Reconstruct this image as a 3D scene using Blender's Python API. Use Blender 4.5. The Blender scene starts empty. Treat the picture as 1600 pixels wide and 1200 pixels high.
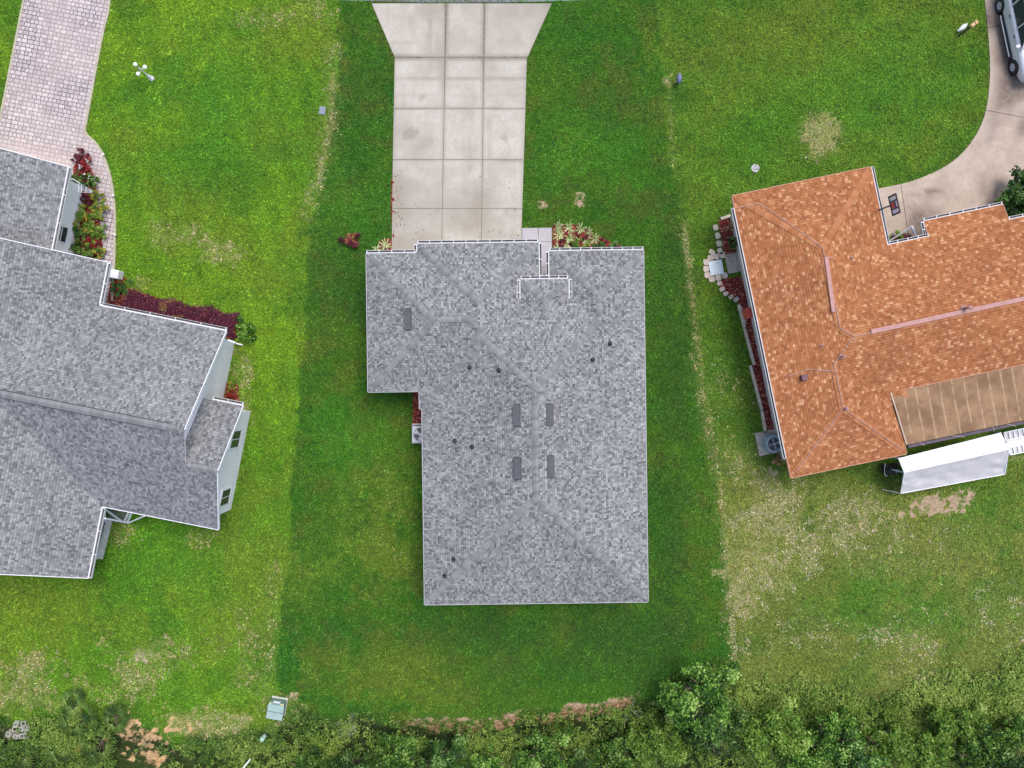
import bpy, bmesh, math, random
import numpy as np
from mathutils import Vector, Matrix
random.seed(7); rng = np.random.default_rng(11)
R = math.radians
S = bpy.context.scene
COL = S.collection

# ------------------------------------------------------------------ camera, sky, sun
CAMZ = 40.0; FPX = 1280.0          # camera height (m); focal length in pixels of the 1600 px photograph
cam = bpy.data.cameras.new('camera'); camo = bpy.data.objects.new('camera', cam); COL.objects.link(camo)
camo.location = (0, 0, CAMZ); camo.rotation_euler = (0, 0, 0)
cam.sensor_width = 36.0; cam.lens = 36.0 * FPX / 1600.0; cam.clip_start = 0.5; cam.clip_end = 3000
S.camera = camo
SUN_AZ, SUN_EL = 50.0, 70.0        # azimuth measured from +X towards +Y
w = bpy.data.worlds.new('World'); S.world = w; w.use_nodes = True
wn = w.node_tree.nodes; wl = w.node_tree.links
sky = wn.new('ShaderNodeTexSky'); sky.sky_type = 'NISHITA'; sky.sun_disc = False
sky.sun_elevation = R(SUN_EL); sky.sun_rotation = R(90 - SUN_AZ); sky.air_density = 1.0; sky.dust_density = 3.0
wl.new(sky.outputs[0], wn['Background'].inputs[0]); wn['Background'].inputs[1].default_value = 0.15
sl = bpy.data.lights.new('sun', 'SUN'); so = bpy.data.objects.new('sun', sl); COL.objects.link(so)
sl.energy = 1.4; sl.angle = R(24); sl.color = (1.0, 0.95, 0.88)
sd = Vector((math.cos(R(SUN_AZ))*math.cos(R(SUN_EL)), math.sin(R(SUN_AZ))*math.cos(R(SUN_EL)), math.sin(R(SUN_EL))))
so.rotation_euler = sd.to_track_quat('Z', 'Y').to_euler()
S.view_settings.view_transform = 'Standard'; S.view_settings.look = 'None'
S.view_settings.exposure = 0.6; S.view_settings.gamma = 1.0

# ------------------------------------------------------------------ small maths
def P(px, py, h=0.0):
    return Vector(((px-800)/FPX*(CAMZ-h), -(py-600)/FPX*(CAMZ-h), h))
def XY(px, py, h=0.0):
    p = P(px, py, h); return (p.x, p.y)
def _h(ix, iy, s):
    n = (ix.astype(np.int64)*374761393 + iy.astype(np.int64)*668265263 + s*982451653) & 0xffffffff
    n = ((n ^ (n >> 13))*1274126177) & 0xffffffff
    n = n ^ (n >> 16)
    return (n & 0xffffff)/float(0xffffff)
def vnoise(x, y, s=0):
    x = np.asarray(x, float); y = np.asarray(y, float)
    ix = np.floor(x); iy = np.floor(y); fx = x-ix; fy = y-iy
    fx = fx*fx*(3-2*fx); fy = fy*fy*(3-2*fy)
    a = _h(ix, iy, s); b = _h(ix+1, iy, s); c = _h(ix, iy+1, s); d = _h(ix+1, iy+1, s)
    return (a*(1-fx)+b*fx)*(1-fy) + (c*(1-fx)+d*fx)*fy
def fbm(x, y, sc, o=4, s=0):
    x = np.asarray(x, float); y = np.asarray(y, float)
    r = 0; amp = 1; t = 0
    for i in range(o):
        r = r + amp*vnoise(x*sc, y*sc, s+i*17); t += amp; amp *= .5; sc *= 2.03
    return r/t
def sstep(a, b, x):
    t = np.clip((x-a)/(b-a), 0, 1); return t*t*(3-2*t)
def s2l(c):
    return tuple(((v/255)/12.92 if v/255 <= .04045 else ((v/255+.055)/1.055)**2.4) for v in c)

# ------------------------------------------------------------------ objects
BASE = {}
def tag(o, label=None, cat=None, group=None, kind=None):
    if label: o['label'] = label
    if cat: o['category'] = cat
    if group: o['group'] = group
    if kind: o['kind'] = kind
    return o
def thing(name, loc, label, cat, rz=0, group=None):
    o = bpy.data.objects.new(name, None); COL.objects.link(o); o.location = loc; o.rotation_euler = (0, 0, rz)
    o.empty_display_size = .2
    BASE[o.name] = Vector(loc) if rz == 0 else Vector((0, 0, 0))
    return tag(o, label, cat, group)
class MB:
    def __init__(s): s.v = []; s.f = []; s.sm = []; s.mi = []; s.uv = []; s.m = 0; s.smooth = False
    def add(s, vs, fs, uvs=None):
        b = len(s.v); s.v += [tuple(v) for v in vs]
        for k, f in enumerate(fs):
            s.f.append([b+i for i in f]); s.sm.append(s.smooth); s.mi.append(s.m)
            s.uv.append(uvs[k] if uvs else None)
        return s
    def poly(s, pts, uv=None): return s.add(pts, [list(range(len(pts)))], [uv] if uv else None)
    def box(s, c, d, rz=0, M=None):
        x, y, z = d[0]/2, d[1]/2, d[2]/2
        vs = [Vector(((i & 1)*2-1, ((i >> 1) & 1)*2-1, ((i >> 2) & 1)*2-1)) for i in range(8)]
        vs = [Vector((v.x*x, v.y*y, v.z*z)) for v in vs]
        m = M if M is not None else Matrix.Rotation(rz, 3, 'Z')
        c = Vector(c); vs = [m @ v + c for v in vs]
        return s.add(vs, [[0,2,3,1],[4,5,7,6],[0,1,5,4],[2,6,7,3],[0,4,6,2],[1,3,7,5]])
    def beam(s, a, b, wd, ht, up=(0,0,1)):
        a = Vector(a); b = Vector(b); d = (b-a); L = d.length; d.normalize()
        u = Vector(up); l = u.cross(d)
        if l.length < 1e-4: l = Vector((1,0,0)).cross(d)
        l.normalize(); u = d.cross(l)
        m = Matrix((d, l, u)).transposed()
        return s.box((a+b)/2, (L, wd, ht), M=m)
    def prism(s, pts, z0, z1):
        n = len(pts)
        vs = [(p[0], p[1], z0) for p in pts]+[(p[0], p[1], z1) for p in pts]
        return s.add(vs, [list(range(n))[::-1], list(range(n, 2*n))]+[[i, (i+1) % n, n+(i+1) % n, n+i] for i in range(n)])
    def cyl(s, a, b, r0, r1=None, n=12, cap=True):
        r1 = r0 if r1 is None else r1
        a = Vector(a); b = Vector(b); d = (b-a).normalized()
        l = d.orthogonal().normalized(); u = d.cross(l)
        vs = [a+(l*math.cos(2*math.pi*i/n)+u*math.sin(2*math.pi*i/n))*r0 for i in range(n)]
        vs += [b+(l*math.cos(2*math.pi*i/n)+u*math.sin(2*math.pi*i/n))*r1 for i in range(n)]
        fs = [[i, (i+1) % n, n+(i+1) % n, n+i] for i in range(n)]
        if cap: fs += [list(range(n))[::-1], list(range(n, 2*n))]
        return s.add(vs, fs)
    def tube(s, pts, r, n=6):
        for i in range(len(pts)-1): s.cyl(pts[i], pts[i+1], r if not isinstance(r, list) else r[i], r if not isinstance(r, list) else r[i+1], n, cap=True)
        return s
    def lathe(s, c, prof, n=20, M=None):
        c = Vector(c); vs = []; fs = []
        for (r, z) in prof:
            for i in range(n):
                v = Vector((r*math.cos(2*math.pi*i/n), r*math.sin(2*math.pi*i/n), z))
                vs.append(c+(M @ v if M else v))
        for k in range(len(prof)-1):
            for i in range(n): fs.append([k*n+i, k*n+(i+1) % n, (k+1)*n+(i+1) % n, (k+1)*n+i])
        return s.add(vs, fs)
    def build(s, name, mat, parent=None, bevel=0, local=False, origin=None, auto=False):
        me = bpy.data.meshes.new(name)
        off = Vector((0, 0, 0))
        if parent is not None and not local: off = BASE[parent.name]
        if origin is not None: off = Vector(origin)
        me.from_pydata([(v[0]-off.x, v[1]-off.y, v[2]-off.z) for v in s.v], [], s.f)
        me.update()
        o = bpy.data.objects.new(name, me); COL.objects.link(o)
        for mm in (mat if isinstance(mat, (list, tuple)) else [mat]): me.materials.append(mm)
        me.polygons.foreach_set('use_smooth', s.sm); me.polygons.foreach_set('material_index', s.mi)
        if any(u is not None for u in s.uv):
            ul = me.uv_layers.new(name='UVMap').data; k = 0
            for p in me.polygons:
                u = s.uv[p.index]
                for j, li in enumerate(p.loop_indices):
                    if u is not None: ul[li].uv = u[j]
        if parent is not None:
            o.parent = parent; BASE[o.name] = off
        else:
            if origin is not None: o.location = origin
            BASE[o.name] = off
        if bevel:
            md = o.modifiers.new('bevel', 'BEVEL'); md.width = bevel; md.segments = 2; md.limit_method = 'ANGLE'
        return o
def np_mesh(name, V, F, mat, parent=None, off=(0,0,0), attrs=None, smooth=False, loc=None):
    """V (n,3), F (m,k) -> mesh object; attrs: {name: (n,) or (n,3) per-vertex}"""
    me = bpy.data.meshes.new(name); n, (m, k) = len(V), F.shape
    V = V - np.array(off)[None, :]
    me.vertices.add(n); me.vertices.foreach_set('co', V.astype(np.float32).ravel())
    me.loops.add(m*k); me.loops.foreach_set('vertex_index', F.astype(np.int32).ravel())
    me.polygons.add(m); me.polygons.foreach_set('loop_start', np.arange(0, m*k, k, dtype=np.int32))
    me.update(calc_edges=True)
    if smooth: me.polygons.foreach_set('use_smooth', np.ones(m, bool))
    for an, a in (attrs or {}).items():
        if a.ndim == 1:
            at = me.attributes.new(an, 'FLOAT', 'POINT'); at.data.foreach_set('value', a.astype(np.float32))
        else:
            at = me.attributes.new(an, 'FLOAT_COLOR', 'POINT')
            at.data.foreach_set('color', np.concatenate([a, np.ones((n, 1))], 1).astype(np.float32).ravel())
    me.materials.append(mat)
    o = bpy.data.objects.new(name, me); COL.objects.link(o)
    if parent is not None: o.parent = parent
    elif loc is not None: o.location = loc
    BASE[o.name] = Vector(off)
    return o
def dup(root, loc, rz=None, sc=None, label=None):
    r = root.copy(); COL.objects.link(r); r.location = loc
    if rz is not None: r.rotation_euler = (0, 0, rz)
    if sc is not None: r.scale = (sc, sc, sc)
    if label: r['label'] = label
    for ch in list(root.children):
        c = ch.copy(); COL.objects.link(c); c.parent = r
        for g in list(ch.children):
            d = g.copy(); COL.objects.link(d); d.parent = c
    return r

# ------------------------------------------------------------------ material kit
class NT:
    def __init__(s, name):
        s.mat = bpy.data.materials.new(name); s.mat.use_nodes = True
        s.t = s.mat.node_tree; s.n = s.t.nodes; s.l = s.t.links; s.b = s.n['Principled BSDF']
    def inp(s, sock, v):
        if hasattr(v, 'is_output') or hasattr(v, 'links'): s.l.new(v, sock)
        elif v is not None:
            if isinstance(v, (tuple, list)) and len(v) == 3 and sock.type == 'RGBA': v = (*v, 1)
            sock.default_value = v
    def math(s, op, a, b=None, c=None, clamp=False):
        n = s.n.new('ShaderNodeMath'); n.operation = op; n.use_clamp = clamp
        s.inp(n.inputs[0], a)
        if b is not None: s.inp(n.inputs[1], b)
        if c is not None: s.inp(n.inputs[2], c)
        return n.outputs[0]
    def mr(s, v, a, b, c=0.0, d=1.0, smooth=True):
        n = s.n.new('ShaderNodeMapRange'); n.clamp = True
        if smooth: n.interpolation_type = 'SMOOTHSTEP'
        s.inp(n.inputs['Value'], v); s.inp(n.inputs['From Min'], a); s.inp(n.inputs['From Max'], b)
        s.inp(n.inputs['To Min'], c); s.inp(n.inputs['To Max'], d); return n.outputs[0]
    def mix(s, f, a, b, mode='MIX'):
        n = s.n.new('ShaderNodeMix'); n.data_type = 'RGBA'; n.blend_type = mode
        s.inp(n.inputs[0], f); s.inp(n.inputs[6], a); s.inp(n.inputs[7], b); return n.outputs[2]
    def noise(s, vec, scale, detail=4, rough=.55, dist=0, out=0):
        n = s.n.new('ShaderNodeTexNoise'); s.inp(n.inputs['Vector'], vec); n.inputs['Scale'].default_value = scale
        n.inputs['Detail'].default_value = detail; n.inputs['Roughness'].default_value = rough
        n.inputs['Distortion'].default_value = dist; return n.outputs[out]
    def ramp(s, f, stops, interp='LINEAR'):
        n = s.n.new('ShaderNodeValToRGB'); cr = n.color_ramp; cr.interpolation = interp
        while len(cr.elements) < len(stops): cr.elements.new(.5)
        for e, (p, c) in zip(cr.elements, stops): e.position = p; e.color = (*c, 1)
        s.inp(n.inputs[0], f); return n.outputs[0]
    def coord(s, k='Object'):
        return s.n.new('ShaderNodeTexCoord').outputs[k]
    def pos(s): return s.n.new('ShaderNodeNewGeometry').outputs['Position']
    def attr(s, name, out='Color'):
        n = s.n.new('ShaderNodeAttribute'); n.attribute_name = name; return n.outputs[out]
    def mapping(s, v, rot=0, sc=(1,1,1)):
        n = s.n.new('ShaderNodeMapping'); s.inp(n.inputs[0], v); n.inputs['Rotation'].default_value = (0, 0, rot)
        n.inputs['Scale'].default_value = sc; return n.outputs[0]
    def bump(s, h, strength=.3, dist=.02):
        n = s.n.new('ShaderNodeBump'); n.inputs['Strength'].default_value = strength; n.inputs['Distance'].default_value = dist
        s.inp(n.inputs['Height'], h); s.l.new(n.outputs[0], s.b.inputs['Normal'])
    def out(s, col, rough=.8, spec=None, metal=None):
        s.inp(s.b.inputs['Base Color'], col); s.inp(s.b.inputs['Roughness'], rough)
        if spec is not None: s.b.inputs['Specular IOR Level'].default_value = spec
        if metal is not None: s.b.inputs['Metallic'].default_value = metal
        return s.mat
def plain(name, rgb, rough=.6, var=.15, sc=3.0, metal=None, spec=None):
    m = NT(name); n = m.noise(m.pos(), sc, 5, .6)
    c = m.mix(m.mr(n, .3, .7), tuple(v*(1-var) for v in rgb), tuple(min(1, v*(1+var)) for v in rgb))
    return m.out(c, rough, spec, metal)

def shingle(name, stops, tab=.16, row=.14, dark=.62):
    m = NT(name); uv = m.coord('UV')
    sx = m.n.new('ShaderNodeSeparateXYZ'); m.l.new(uv, sx.inputs[0]); u, v = sx.outputs[0], sx.outputs[1]
    rowi = m.math('FLOOR', m.math('DIVIDE', v, row)); fr = m.math('FRACT', m.math('DIVIDE', v, row))
    wr = m.n.new('ShaderNodeTexWhiteNoise'); wr.noise_dimensions = '1D'; m.l.new(rowi, wr.inputs['W'])
    uu = m.math('ADD', m.math('DIVIDE', u, tab), m.math('MULTIPLY', wr.outputs[0], 7.0))
    # uneven tab widths
    cx = m.n.new('ShaderNodeCombineXYZ'); m.l.new(uu, cx.inputs[0]); m.l.new(rowi, cx.inputs[1])
    wob = m.noise(cx.outputs[0], 1.3, 0, .5); uu2 = m.math('ADD', uu, m.math('MULTIPLY', wob, .6))
    ci = m.math('FLOOR', uu2); fu = m.math('FRACT', uu2)
    cc = m.n.new('ShaderNodeCombineXYZ'); m.l.new(ci, cc.inputs[0]); m.l.new(rowi, cc.inputs[1])
    wn_ = m.n.new('ShaderNodeTexWhiteNoise'); wn_.noise_dimensions = '2D'; m.l.new(cc.outputs[0], wn_.inputs[0])
    col = m.ramp(wn_.outputs[0], stops)
    big = m.noise(m.pos(), .35, 4, .6); blotch = m.noise(m.pos(), 1.6, 4, .6)
    col = m.mix(1.0, col, m.ramp(big, [(.3, (.90,.90,.91)), (.7, (1.07,1.07,1.06))]), 'MULTIPLY')
    col = m.mix(1.0, col, m.ramp(blotch, [(.3, (.93,.93,.93)), (.7, (1.06,1.06,1.06))]), 'MULTIPLY')
    gr = m.noise(m.pos(), 60, 2, .6); col = m.mix(1.0, col, m.ramp(gr, [(.3, (.82,.82,.83)), (.7, (1.15,1.15,1.14))]), 'MULTIPLY')
    # shadow line of each course painted into the colour, plus the slot between tabs
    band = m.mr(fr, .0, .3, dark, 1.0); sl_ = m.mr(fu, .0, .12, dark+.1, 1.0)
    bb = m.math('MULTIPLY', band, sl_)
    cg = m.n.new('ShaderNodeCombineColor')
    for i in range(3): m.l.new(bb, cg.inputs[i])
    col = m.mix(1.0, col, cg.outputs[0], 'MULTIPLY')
    m.bump(m.math('SUBTRACT', m.math('MULTIPLY', wn_.outputs[0], .6), fr), .6, .012)
    return m.out(col, .9, .2)
G = lambda v, b=1.03: (v*.985, v, v*(1+(b-1)*.35))
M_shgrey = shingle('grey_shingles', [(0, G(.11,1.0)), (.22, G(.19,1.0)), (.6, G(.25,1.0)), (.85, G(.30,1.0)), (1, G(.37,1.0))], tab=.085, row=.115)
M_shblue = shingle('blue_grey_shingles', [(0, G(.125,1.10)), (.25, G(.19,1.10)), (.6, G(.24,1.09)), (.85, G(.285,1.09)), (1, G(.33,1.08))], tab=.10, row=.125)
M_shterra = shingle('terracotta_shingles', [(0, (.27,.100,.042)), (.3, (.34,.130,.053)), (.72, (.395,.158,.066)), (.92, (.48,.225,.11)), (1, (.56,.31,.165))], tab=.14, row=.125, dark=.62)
def capmat(name, a, b):
    m = NT(name); f = m.attr('rnd', 'Fac'); n = m.noise(m.pos(), 30, 3)
    c = m.mix(f, a, b); c = m.mix(1.0, c, m.ramp(n, [(.3, (.85,.85,.85)), (.7, (1.12,1.12,1.12))]), 'MULTIPLY')
    return m.out(c, .9, .2)
M_capgrey = capmat('grey_ridge_caps', G(.17,1.05), G(.26,1.04))
M_capblue = capmat('blue_grey_ridge_caps', G(.18,1.10), G(.24,1.09))
M_capterra = capmat('terracotta_ridge_caps', (.33,.125,.052), (.44,.195,.092))
M_white = plain('white_painted_metal', (.80,.80,.84), .45, .04)
M_gut = plain('gutter_white', (.62,.62,.64), .5, .05)
M_wall = plain('white_wall_paint', (.88,.85,.86), .8, .06, 1.2)
M_cream = plain('cream_wall_paint', (.62,.58,.52), .8, .06, 1.2)
M_soffit = plain('white_soffit', (.70,.70,.72), .8, .05)
M_trough = plain('gutter_dirt', (.10,.09,.09), .9, .3, 8)
M_glass = plain('dark_window_glass', (.03,.035,.045), .12, .2, spec=.6)
M_vent = plain('dark_vent_metal', (.055,.058,.07), .55, .15, 6)
M_black = plain('black_rubber', (.012,.012,.014), .5, .2)
M_pipe = plain('dark_pipe', (.03,.03,.035), .6, .3)
M_mauve = plain('faded_mauve_metal', (.40,.21,.19), .6, .12, 4)
M_copper = plain('lightning_cable', (.40,.30,.29), .5, .2, 10)
M_acmetal = plain('pale_grey_casing', (.52,.53,.56), .5, .07)
M_acblue = plain('blue_grey_casing', (.26,.34,.38), .5, .1)
M_darkgrille = plain('dark_grille', (.02,.022,.03), .6, .3)
M_green_box = plain('utility_green_paint', (.20,.30,.26), .55, .12, 5)
M_wood = plain('weathered_wood', (.22,.16,.11), .9, .3, 12)
M_tanwood = plain('tan_wood', (.52,.36,.17), .8, .15, 12)
M_stone = plain('pale_stone', (.56,.47,.36), .9, .18, 5)
M_stone2 = plain('pinkish_stone', (.52,.42,.35), .9, .2, 4)
M_block = plain('concrete_block', (.55,.54,.48), .9, .15, 6)
M_pad = plain('weathered_pad', (.36,.31,.26), .9, .25, 6)
M_trunk = plain('bark', (.13,.10,.075), .95, .35, 9)
M_twig = plain('bare_grey_branch', (.40,.36,.32), .9, .2, 9)
M_red = plain('red_plastic', (.60,.08,.07), .5, .1)
M_palegreen = plain('pale_green_plastic', (.33,.50,.42), .5, .12)

# leaves: per-vertex random 'rnd' picks between tones, 'Object Info' random shifts the plant as a whole
def leafmat(name, stops, rough=.55):
    m = NT(name); f = m.attr('rnd', 'Fac')
    oi = m.n.new('ShaderNodeObjectInfo').outputs['Random']
    c = m.ramp(f, stops)
    k = m.mr(oi, 0, 1, .95, 1.55, False); cg = m.n.new('ShaderNodeCombineColor')
    for i in range(3): m.l.new(k, cg.inputs[i])
    c = m.mix(1.0, c, cg.outputs[0], 'MULTIPLY')
    m.out(c, rough, .35)
    m.b.inputs['Transmission Weight'].default_value = 0
    # thin leaves let a little light through
    tr = m.n.new('ShaderNodeBsdfTranslucent'); m.l.new(c, tr.inputs[0])
    mx = m.n.new('ShaderNodeMixShader'); mx.inputs[0].default_value = .33
    m.l.new(m.b.outputs[0], mx.inputs[1]); m.l.new(tr.outputs[0], mx.inputs[2])
    m.l.new(mx.outputs[0], m.n['Material Output'].inputs[0])
    return m.mat
M_leaf_mid = leafmat('mid_green_leaves', [(0, (.012,.04,.006)), (.4, (.055,.15,.014)), (.72, (.14,.28,.03)), (1, (.33,.46,.13))])
M_leaf_dark = leafmat('dark_green_leaves', [(0, (.008,.028,.006)), (.42, (.038,.11,.017)), (.75, (.10,.21,.032)), (1, (.25,.37,.12))])
M_leaf_lime = leafmat('yellow_green_leaves', [(0, (.03,.08,.008)), (.4, (.10,.20,.02)), (.8, (.19,.31,.04)), (1, (.36,.44,.13))])
M_leaf_red = leafmat('red_purple_leaves', [(0, (.05,.012,.02)), (.5, (.14,.025,.04)), (.85, (.25,.05,.06)), (1, (.34,.12,.07))])
M_leaf_flower = leafmat('red_flower_petals', [(0, (.14,.012,.016)), (.6, (.34,.028,.026)), (1, (.46,.10,.06))])
M_petal_white = leafmat('white_petals', [(0, (.55,.5,.5)), (1, (.8,.78,.76))])
M_leaf_croton = leafmat('croton_leaves', [(0, (.05,.11,.02)), (.45, (.16,.26,.03)), (.75, (.40,.42,.04)), (1, (.5,.18,.05))])
M_spiky = leafmat('pale_yellow_green_fronds', [(0, (.20,.28,.09)), (.6, (.37,.43,.19)), (1, (.52,.53,.31))])
M_palm = leafmat('palmetto_fronds', [(0, (.05,.10,.03)), (.5, (.12,.22,.05)), (1, (.28,.38,.10))])
M_deadpalm = leafmat('dead_fronds', [(0, (.20,.10,.04)), (.6, (.38,.22,.09)), (1, (.52,.36,.2))])

# ------------------------------------------------------------------ terrain
BANK = [(-400,1150),(0,1150),(200,1140),(300,1150),(400,1128),(560,1116),(640,1120),(700,1122),(780,1118),(820,1106),(880,1098),(950,1088),(1050,1074),(1120,1066),(1300,1075),(1600,1085),(2000,1100)]
bx_ = np.array([(p[0]-800)/32 for p in BANK]); by_ = np.array([-(p[1]-600)/32 for p in BANK])
def gz(x, y):
    x = np.asarray(x, float); y = np.asarray(y, float)
    lip = np.interp(x, bx_, by_) + (fbm(x, y*0, .5, 3, 5)-.5)*.5
    d = lip - y
    amt = .9*sstep(0, 1.6, d)
    return -amt*(1-.25*fbm(x, y, 1.1, 3, 9)) - .5*sstep(1.5, 9, d)
def poly_sd(x, y, pts):
    """signed distance (m), negative inside; pts in px"""
    q = [XY(*p) for p in pts]; n = len(q); dmin = np.full(x.shape, 1e9); ins = np.zeros(x.shape, bool)
    for i in range(n):
        x1, y1 = q[i]; x2, y2 = q[(i+1) % n]; dx, dy = x2-x1, y2-y1
        t = np.clip(((x-x1)*dx+(y-y1)*dy)/(dx*dx+dy*dy+1e-12), 0, 1)
        dmin = np.minimum(dmin, np.hypot(x-x1-t*dx, y-y1-t*dy))
        c = ((y1 > y) != (y2 > y)); xi = x1+(y-y1)*dx/(dy if abs(dy) > 1e-9 else 1e-9)
        ins ^= (c & (x < xi))
    return np.where(ins, -dmin, dmin)
def line_d(x, y, pts):
    q = [XY(*p) for p in pts]; dmin = np.full(x.shape, 1e9)
    for i in range(len(q)-1):
        x1, y1 = q[i]; x2, y2 = q[i+1]; dx, dy = x2-x1, y2-y1
        t = np.clip(((x-x1)*dx+(y-y1)*dy)/(dx*dx+dy*dy+1e-12), 0, 1)
        dmin = np.minimum(dmin, np.hypot(x-x1-t*dx, y-y1-t*dy))
    return dmin
def blob(x, y, cx, cy, rx, ry, a=0):
    c = XY(cx, cy); dx = x-c[0]; dy = -(y-c[1]); ca, sa = math.cos(R(a)), math.sin(R(a))
    u = (dx*ca+dy*sa)/(rx/32); v = (-dx*sa+dy*ca)/(ry/32)
    r = np.sqrt(u*u+v*v) + (fbm(x, y, .9, 3, 31)-.5)*1.5 + (fbm(x, y, 4.5, 3, 37)-.5)*1.1
    return np.clip(1-r, -1, 1)
LB = [(537,-200),(535,0),(527,120),(512,230),(497,320),(480,430),(470,560),(462,720),(448,880),(437,1000),(432,1100),(425,1300)]
RB = [(1012,-200),(1018,0),(1040,140),(1050,250),(1068,350),(1082,470),(1100,620),(1120,720),(1132,820),(1140,950),(1150,1050),(1160,1300)]
CENTER = LB + RB[::-1]
VEG = [(-400,1105),(0,1120),(60,1112),(170,1108),(225,1128),(265,1165),(300,1150),(400,1140),(425,1120),(560,1112),(680,1128),(760,1122),(830,1110),(900,1108),(960,1100),(1035,1078),(1045,1050),(1100,1030),(1160,1072),(1230,1072),(1320,1082),(1380,1096),(1440,1068),(1500,1058),(1600,1045),(2000,1020)]
vx_ = np.array([(p[0]-800)/32 for p in VEG]); vy_ = np.array([-(p[1]-600)/32 for p in VEG])
def vegd(x, y):      # >0 inside the vegetation belt, metres
    return np.interp(x, vx_, vy_) + (fbm(x, y, .8, 3, 77)-.5)*1.3 - y
def lawn_fields(x, y):
    n1 = fbm(x, y, .16, 4, 1); n2 = fbm(x, y, .5, 4, 2); n3 = fbm(x, y, 1.6, 3, 3)
    L = lambda c: np.array(c)[None, :]*np.ones((x.size, 1))
    X = x.ravel(); 
    left_a, left_b = L((.088,.225,.012)), L((.158,.290,.016))
    cen_a, cen_b = L((.030,.128,.010)), L((.062,.172,.012))
    rt_a, rt_b = L((.056,.155,.013)), L((.110,.208,.018))
    rb_a, rb_b = L((.140,.190,.034)), L((.195,.235,.050))
    t = np.clip((n1*.55+n2*.45-.28)*2.4, 0, 1).ravel()[:, None]
    # mowing rows (real stripes of leaning grass)
    left = left_a*(1-t)+left_b*t; cen = cen_a*(1-t)+cen_b*t; rt = rt_a*(1-t)+rt_b*t; rb = rb_a*(1-t)+rb_b*t
    jit = (fbm(x, y, 2.2, 3, 8)-.5)*.45+(fbm(x, y, .4, 2, 18)-.5)*.5
    sdc = poly_sd(x, y, CENTER)+jit
    wc = (1-sstep(-.12, .12, sdc)).ravel()[:, None]
    low = sstep(XY(0, 650)[1], XY(0, 800)[1], y).ravel()[:, None]
    right = rt*(1-low)+rb*low
    isr = (sstep(0, 2, x)).ravel()[:, None]
    # mowing stripes on the upper right lot run diagonally
    st = .5+.5*np.sin((x*.45+y*.9)*2*math.pi/1.9+2*n2); right = right*(1+.17*(st.ravel()[:, None]-.5)*(1-low))
    st2 = .5+.5*np.sin((x*.97+y*.2)*2*math.pi/1.3+2*n2); left = left*(1+.13*(st2.ravel()[:, None]-.5))
    side = (left*(1-isr)+right*isr)*.90; cen = cen*.84
    c = side*(1-wc)+cen*wc
    def tint(mask, col, k):
        nonlocal c
        m = np.clip(mask, 0, 1).ravel()[:, None]*k; c = c*(1-m)+np.array(col)[None, :]*m
    v1 = fbm(x, y, .42, 4, 51); v2 = fbm(x, y, .7, 4, 57); v3 = fbm(x, y, 1.1, 3, 58)
    inl = wc.ravel().reshape(x.shape)
    tint(sstep(.50, .66, v1)*(1-.4*inl), (.125,.165,.020), .30)
    tint(sstep(.56, .72, v3)*inl, (.115,.095,.024), .25)
    tint(sstep(.53, .68, v2), (.030,.130,.010), .40)
    # lush, tired and darkened areas of the lawn
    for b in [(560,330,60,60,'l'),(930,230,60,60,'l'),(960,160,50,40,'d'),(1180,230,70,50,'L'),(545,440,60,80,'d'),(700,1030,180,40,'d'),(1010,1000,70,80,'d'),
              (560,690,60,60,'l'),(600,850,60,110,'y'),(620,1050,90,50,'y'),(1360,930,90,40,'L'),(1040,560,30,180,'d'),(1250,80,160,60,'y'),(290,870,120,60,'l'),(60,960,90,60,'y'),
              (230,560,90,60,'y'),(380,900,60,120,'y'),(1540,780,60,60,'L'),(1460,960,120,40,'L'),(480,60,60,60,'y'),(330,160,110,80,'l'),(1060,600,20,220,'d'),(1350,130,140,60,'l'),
              (800,980,220,30,'D'),(625,500,60,160,'d'),(1035,900,30,160,'d')]:  # dark blobs south and west of the middle house paint in its shade
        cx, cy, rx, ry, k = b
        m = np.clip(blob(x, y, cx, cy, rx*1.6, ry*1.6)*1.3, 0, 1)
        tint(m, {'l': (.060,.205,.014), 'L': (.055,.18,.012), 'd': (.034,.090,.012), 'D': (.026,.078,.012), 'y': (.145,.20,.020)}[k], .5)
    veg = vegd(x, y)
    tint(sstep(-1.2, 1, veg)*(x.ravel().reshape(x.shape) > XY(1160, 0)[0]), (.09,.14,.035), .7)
    tint(sstep(-.2, .8, veg), (.030,.042,.015), .92)  # ground under the thicket darkened, painting shade into the gaps
    # dry (straw) weight
    dry = np.zeros_like(x)+.035
    def D(m, k):
        nonlocal dry; dry = np.maximum(dry, np.clip(m, 0, 1)*k)
    D(sstep(.9, 0, line_d(x, y, [(522,70),(520,130),(510,230),(492,290),(480,330)])), .55)
    D(sstep(.5, 0, line_d(x, y, [(520,110),(519,190),(500,270),(497,300)])), .8)
    D(blob(x, y, 290,370,70,30,20)*2, .55); D(blob(x, y, 340,395,45,20,0)*2, .75); D(blob(x, y, 250,370,25,25)*2, .7)
    D(sstep(.42, 0, line_d(x, y, RB[4:11])), .75); D(sstep(.6, 0, line_d(x, y, [(1085,560),(1110,700),(1135,850),(1142,960)])), .6)
    D(sstep(.3, 0, line_d(x, y, [(1045,130),(1052,260)])), .5)
    D(np.clip(1-np.hypot(x-P(1284,208).x, y-P(1284,208).y)/1.25+(fbm(x, y, 3, 3, 5)-.5)*.5, 0, 1)*3, .92); D(blob(x, y, 1280,240,48,20)*2, .6)
    D(blob(x, y, 1210,810,120,100,30)*1.6, .80); D(blob(x, y, 1310,820,170,70)*1.6, .74); D(blob(x, y, 1180,900,60,110)*2, .85); D(blob(x, y, 1400,850,120,60)*2, .45)
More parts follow.
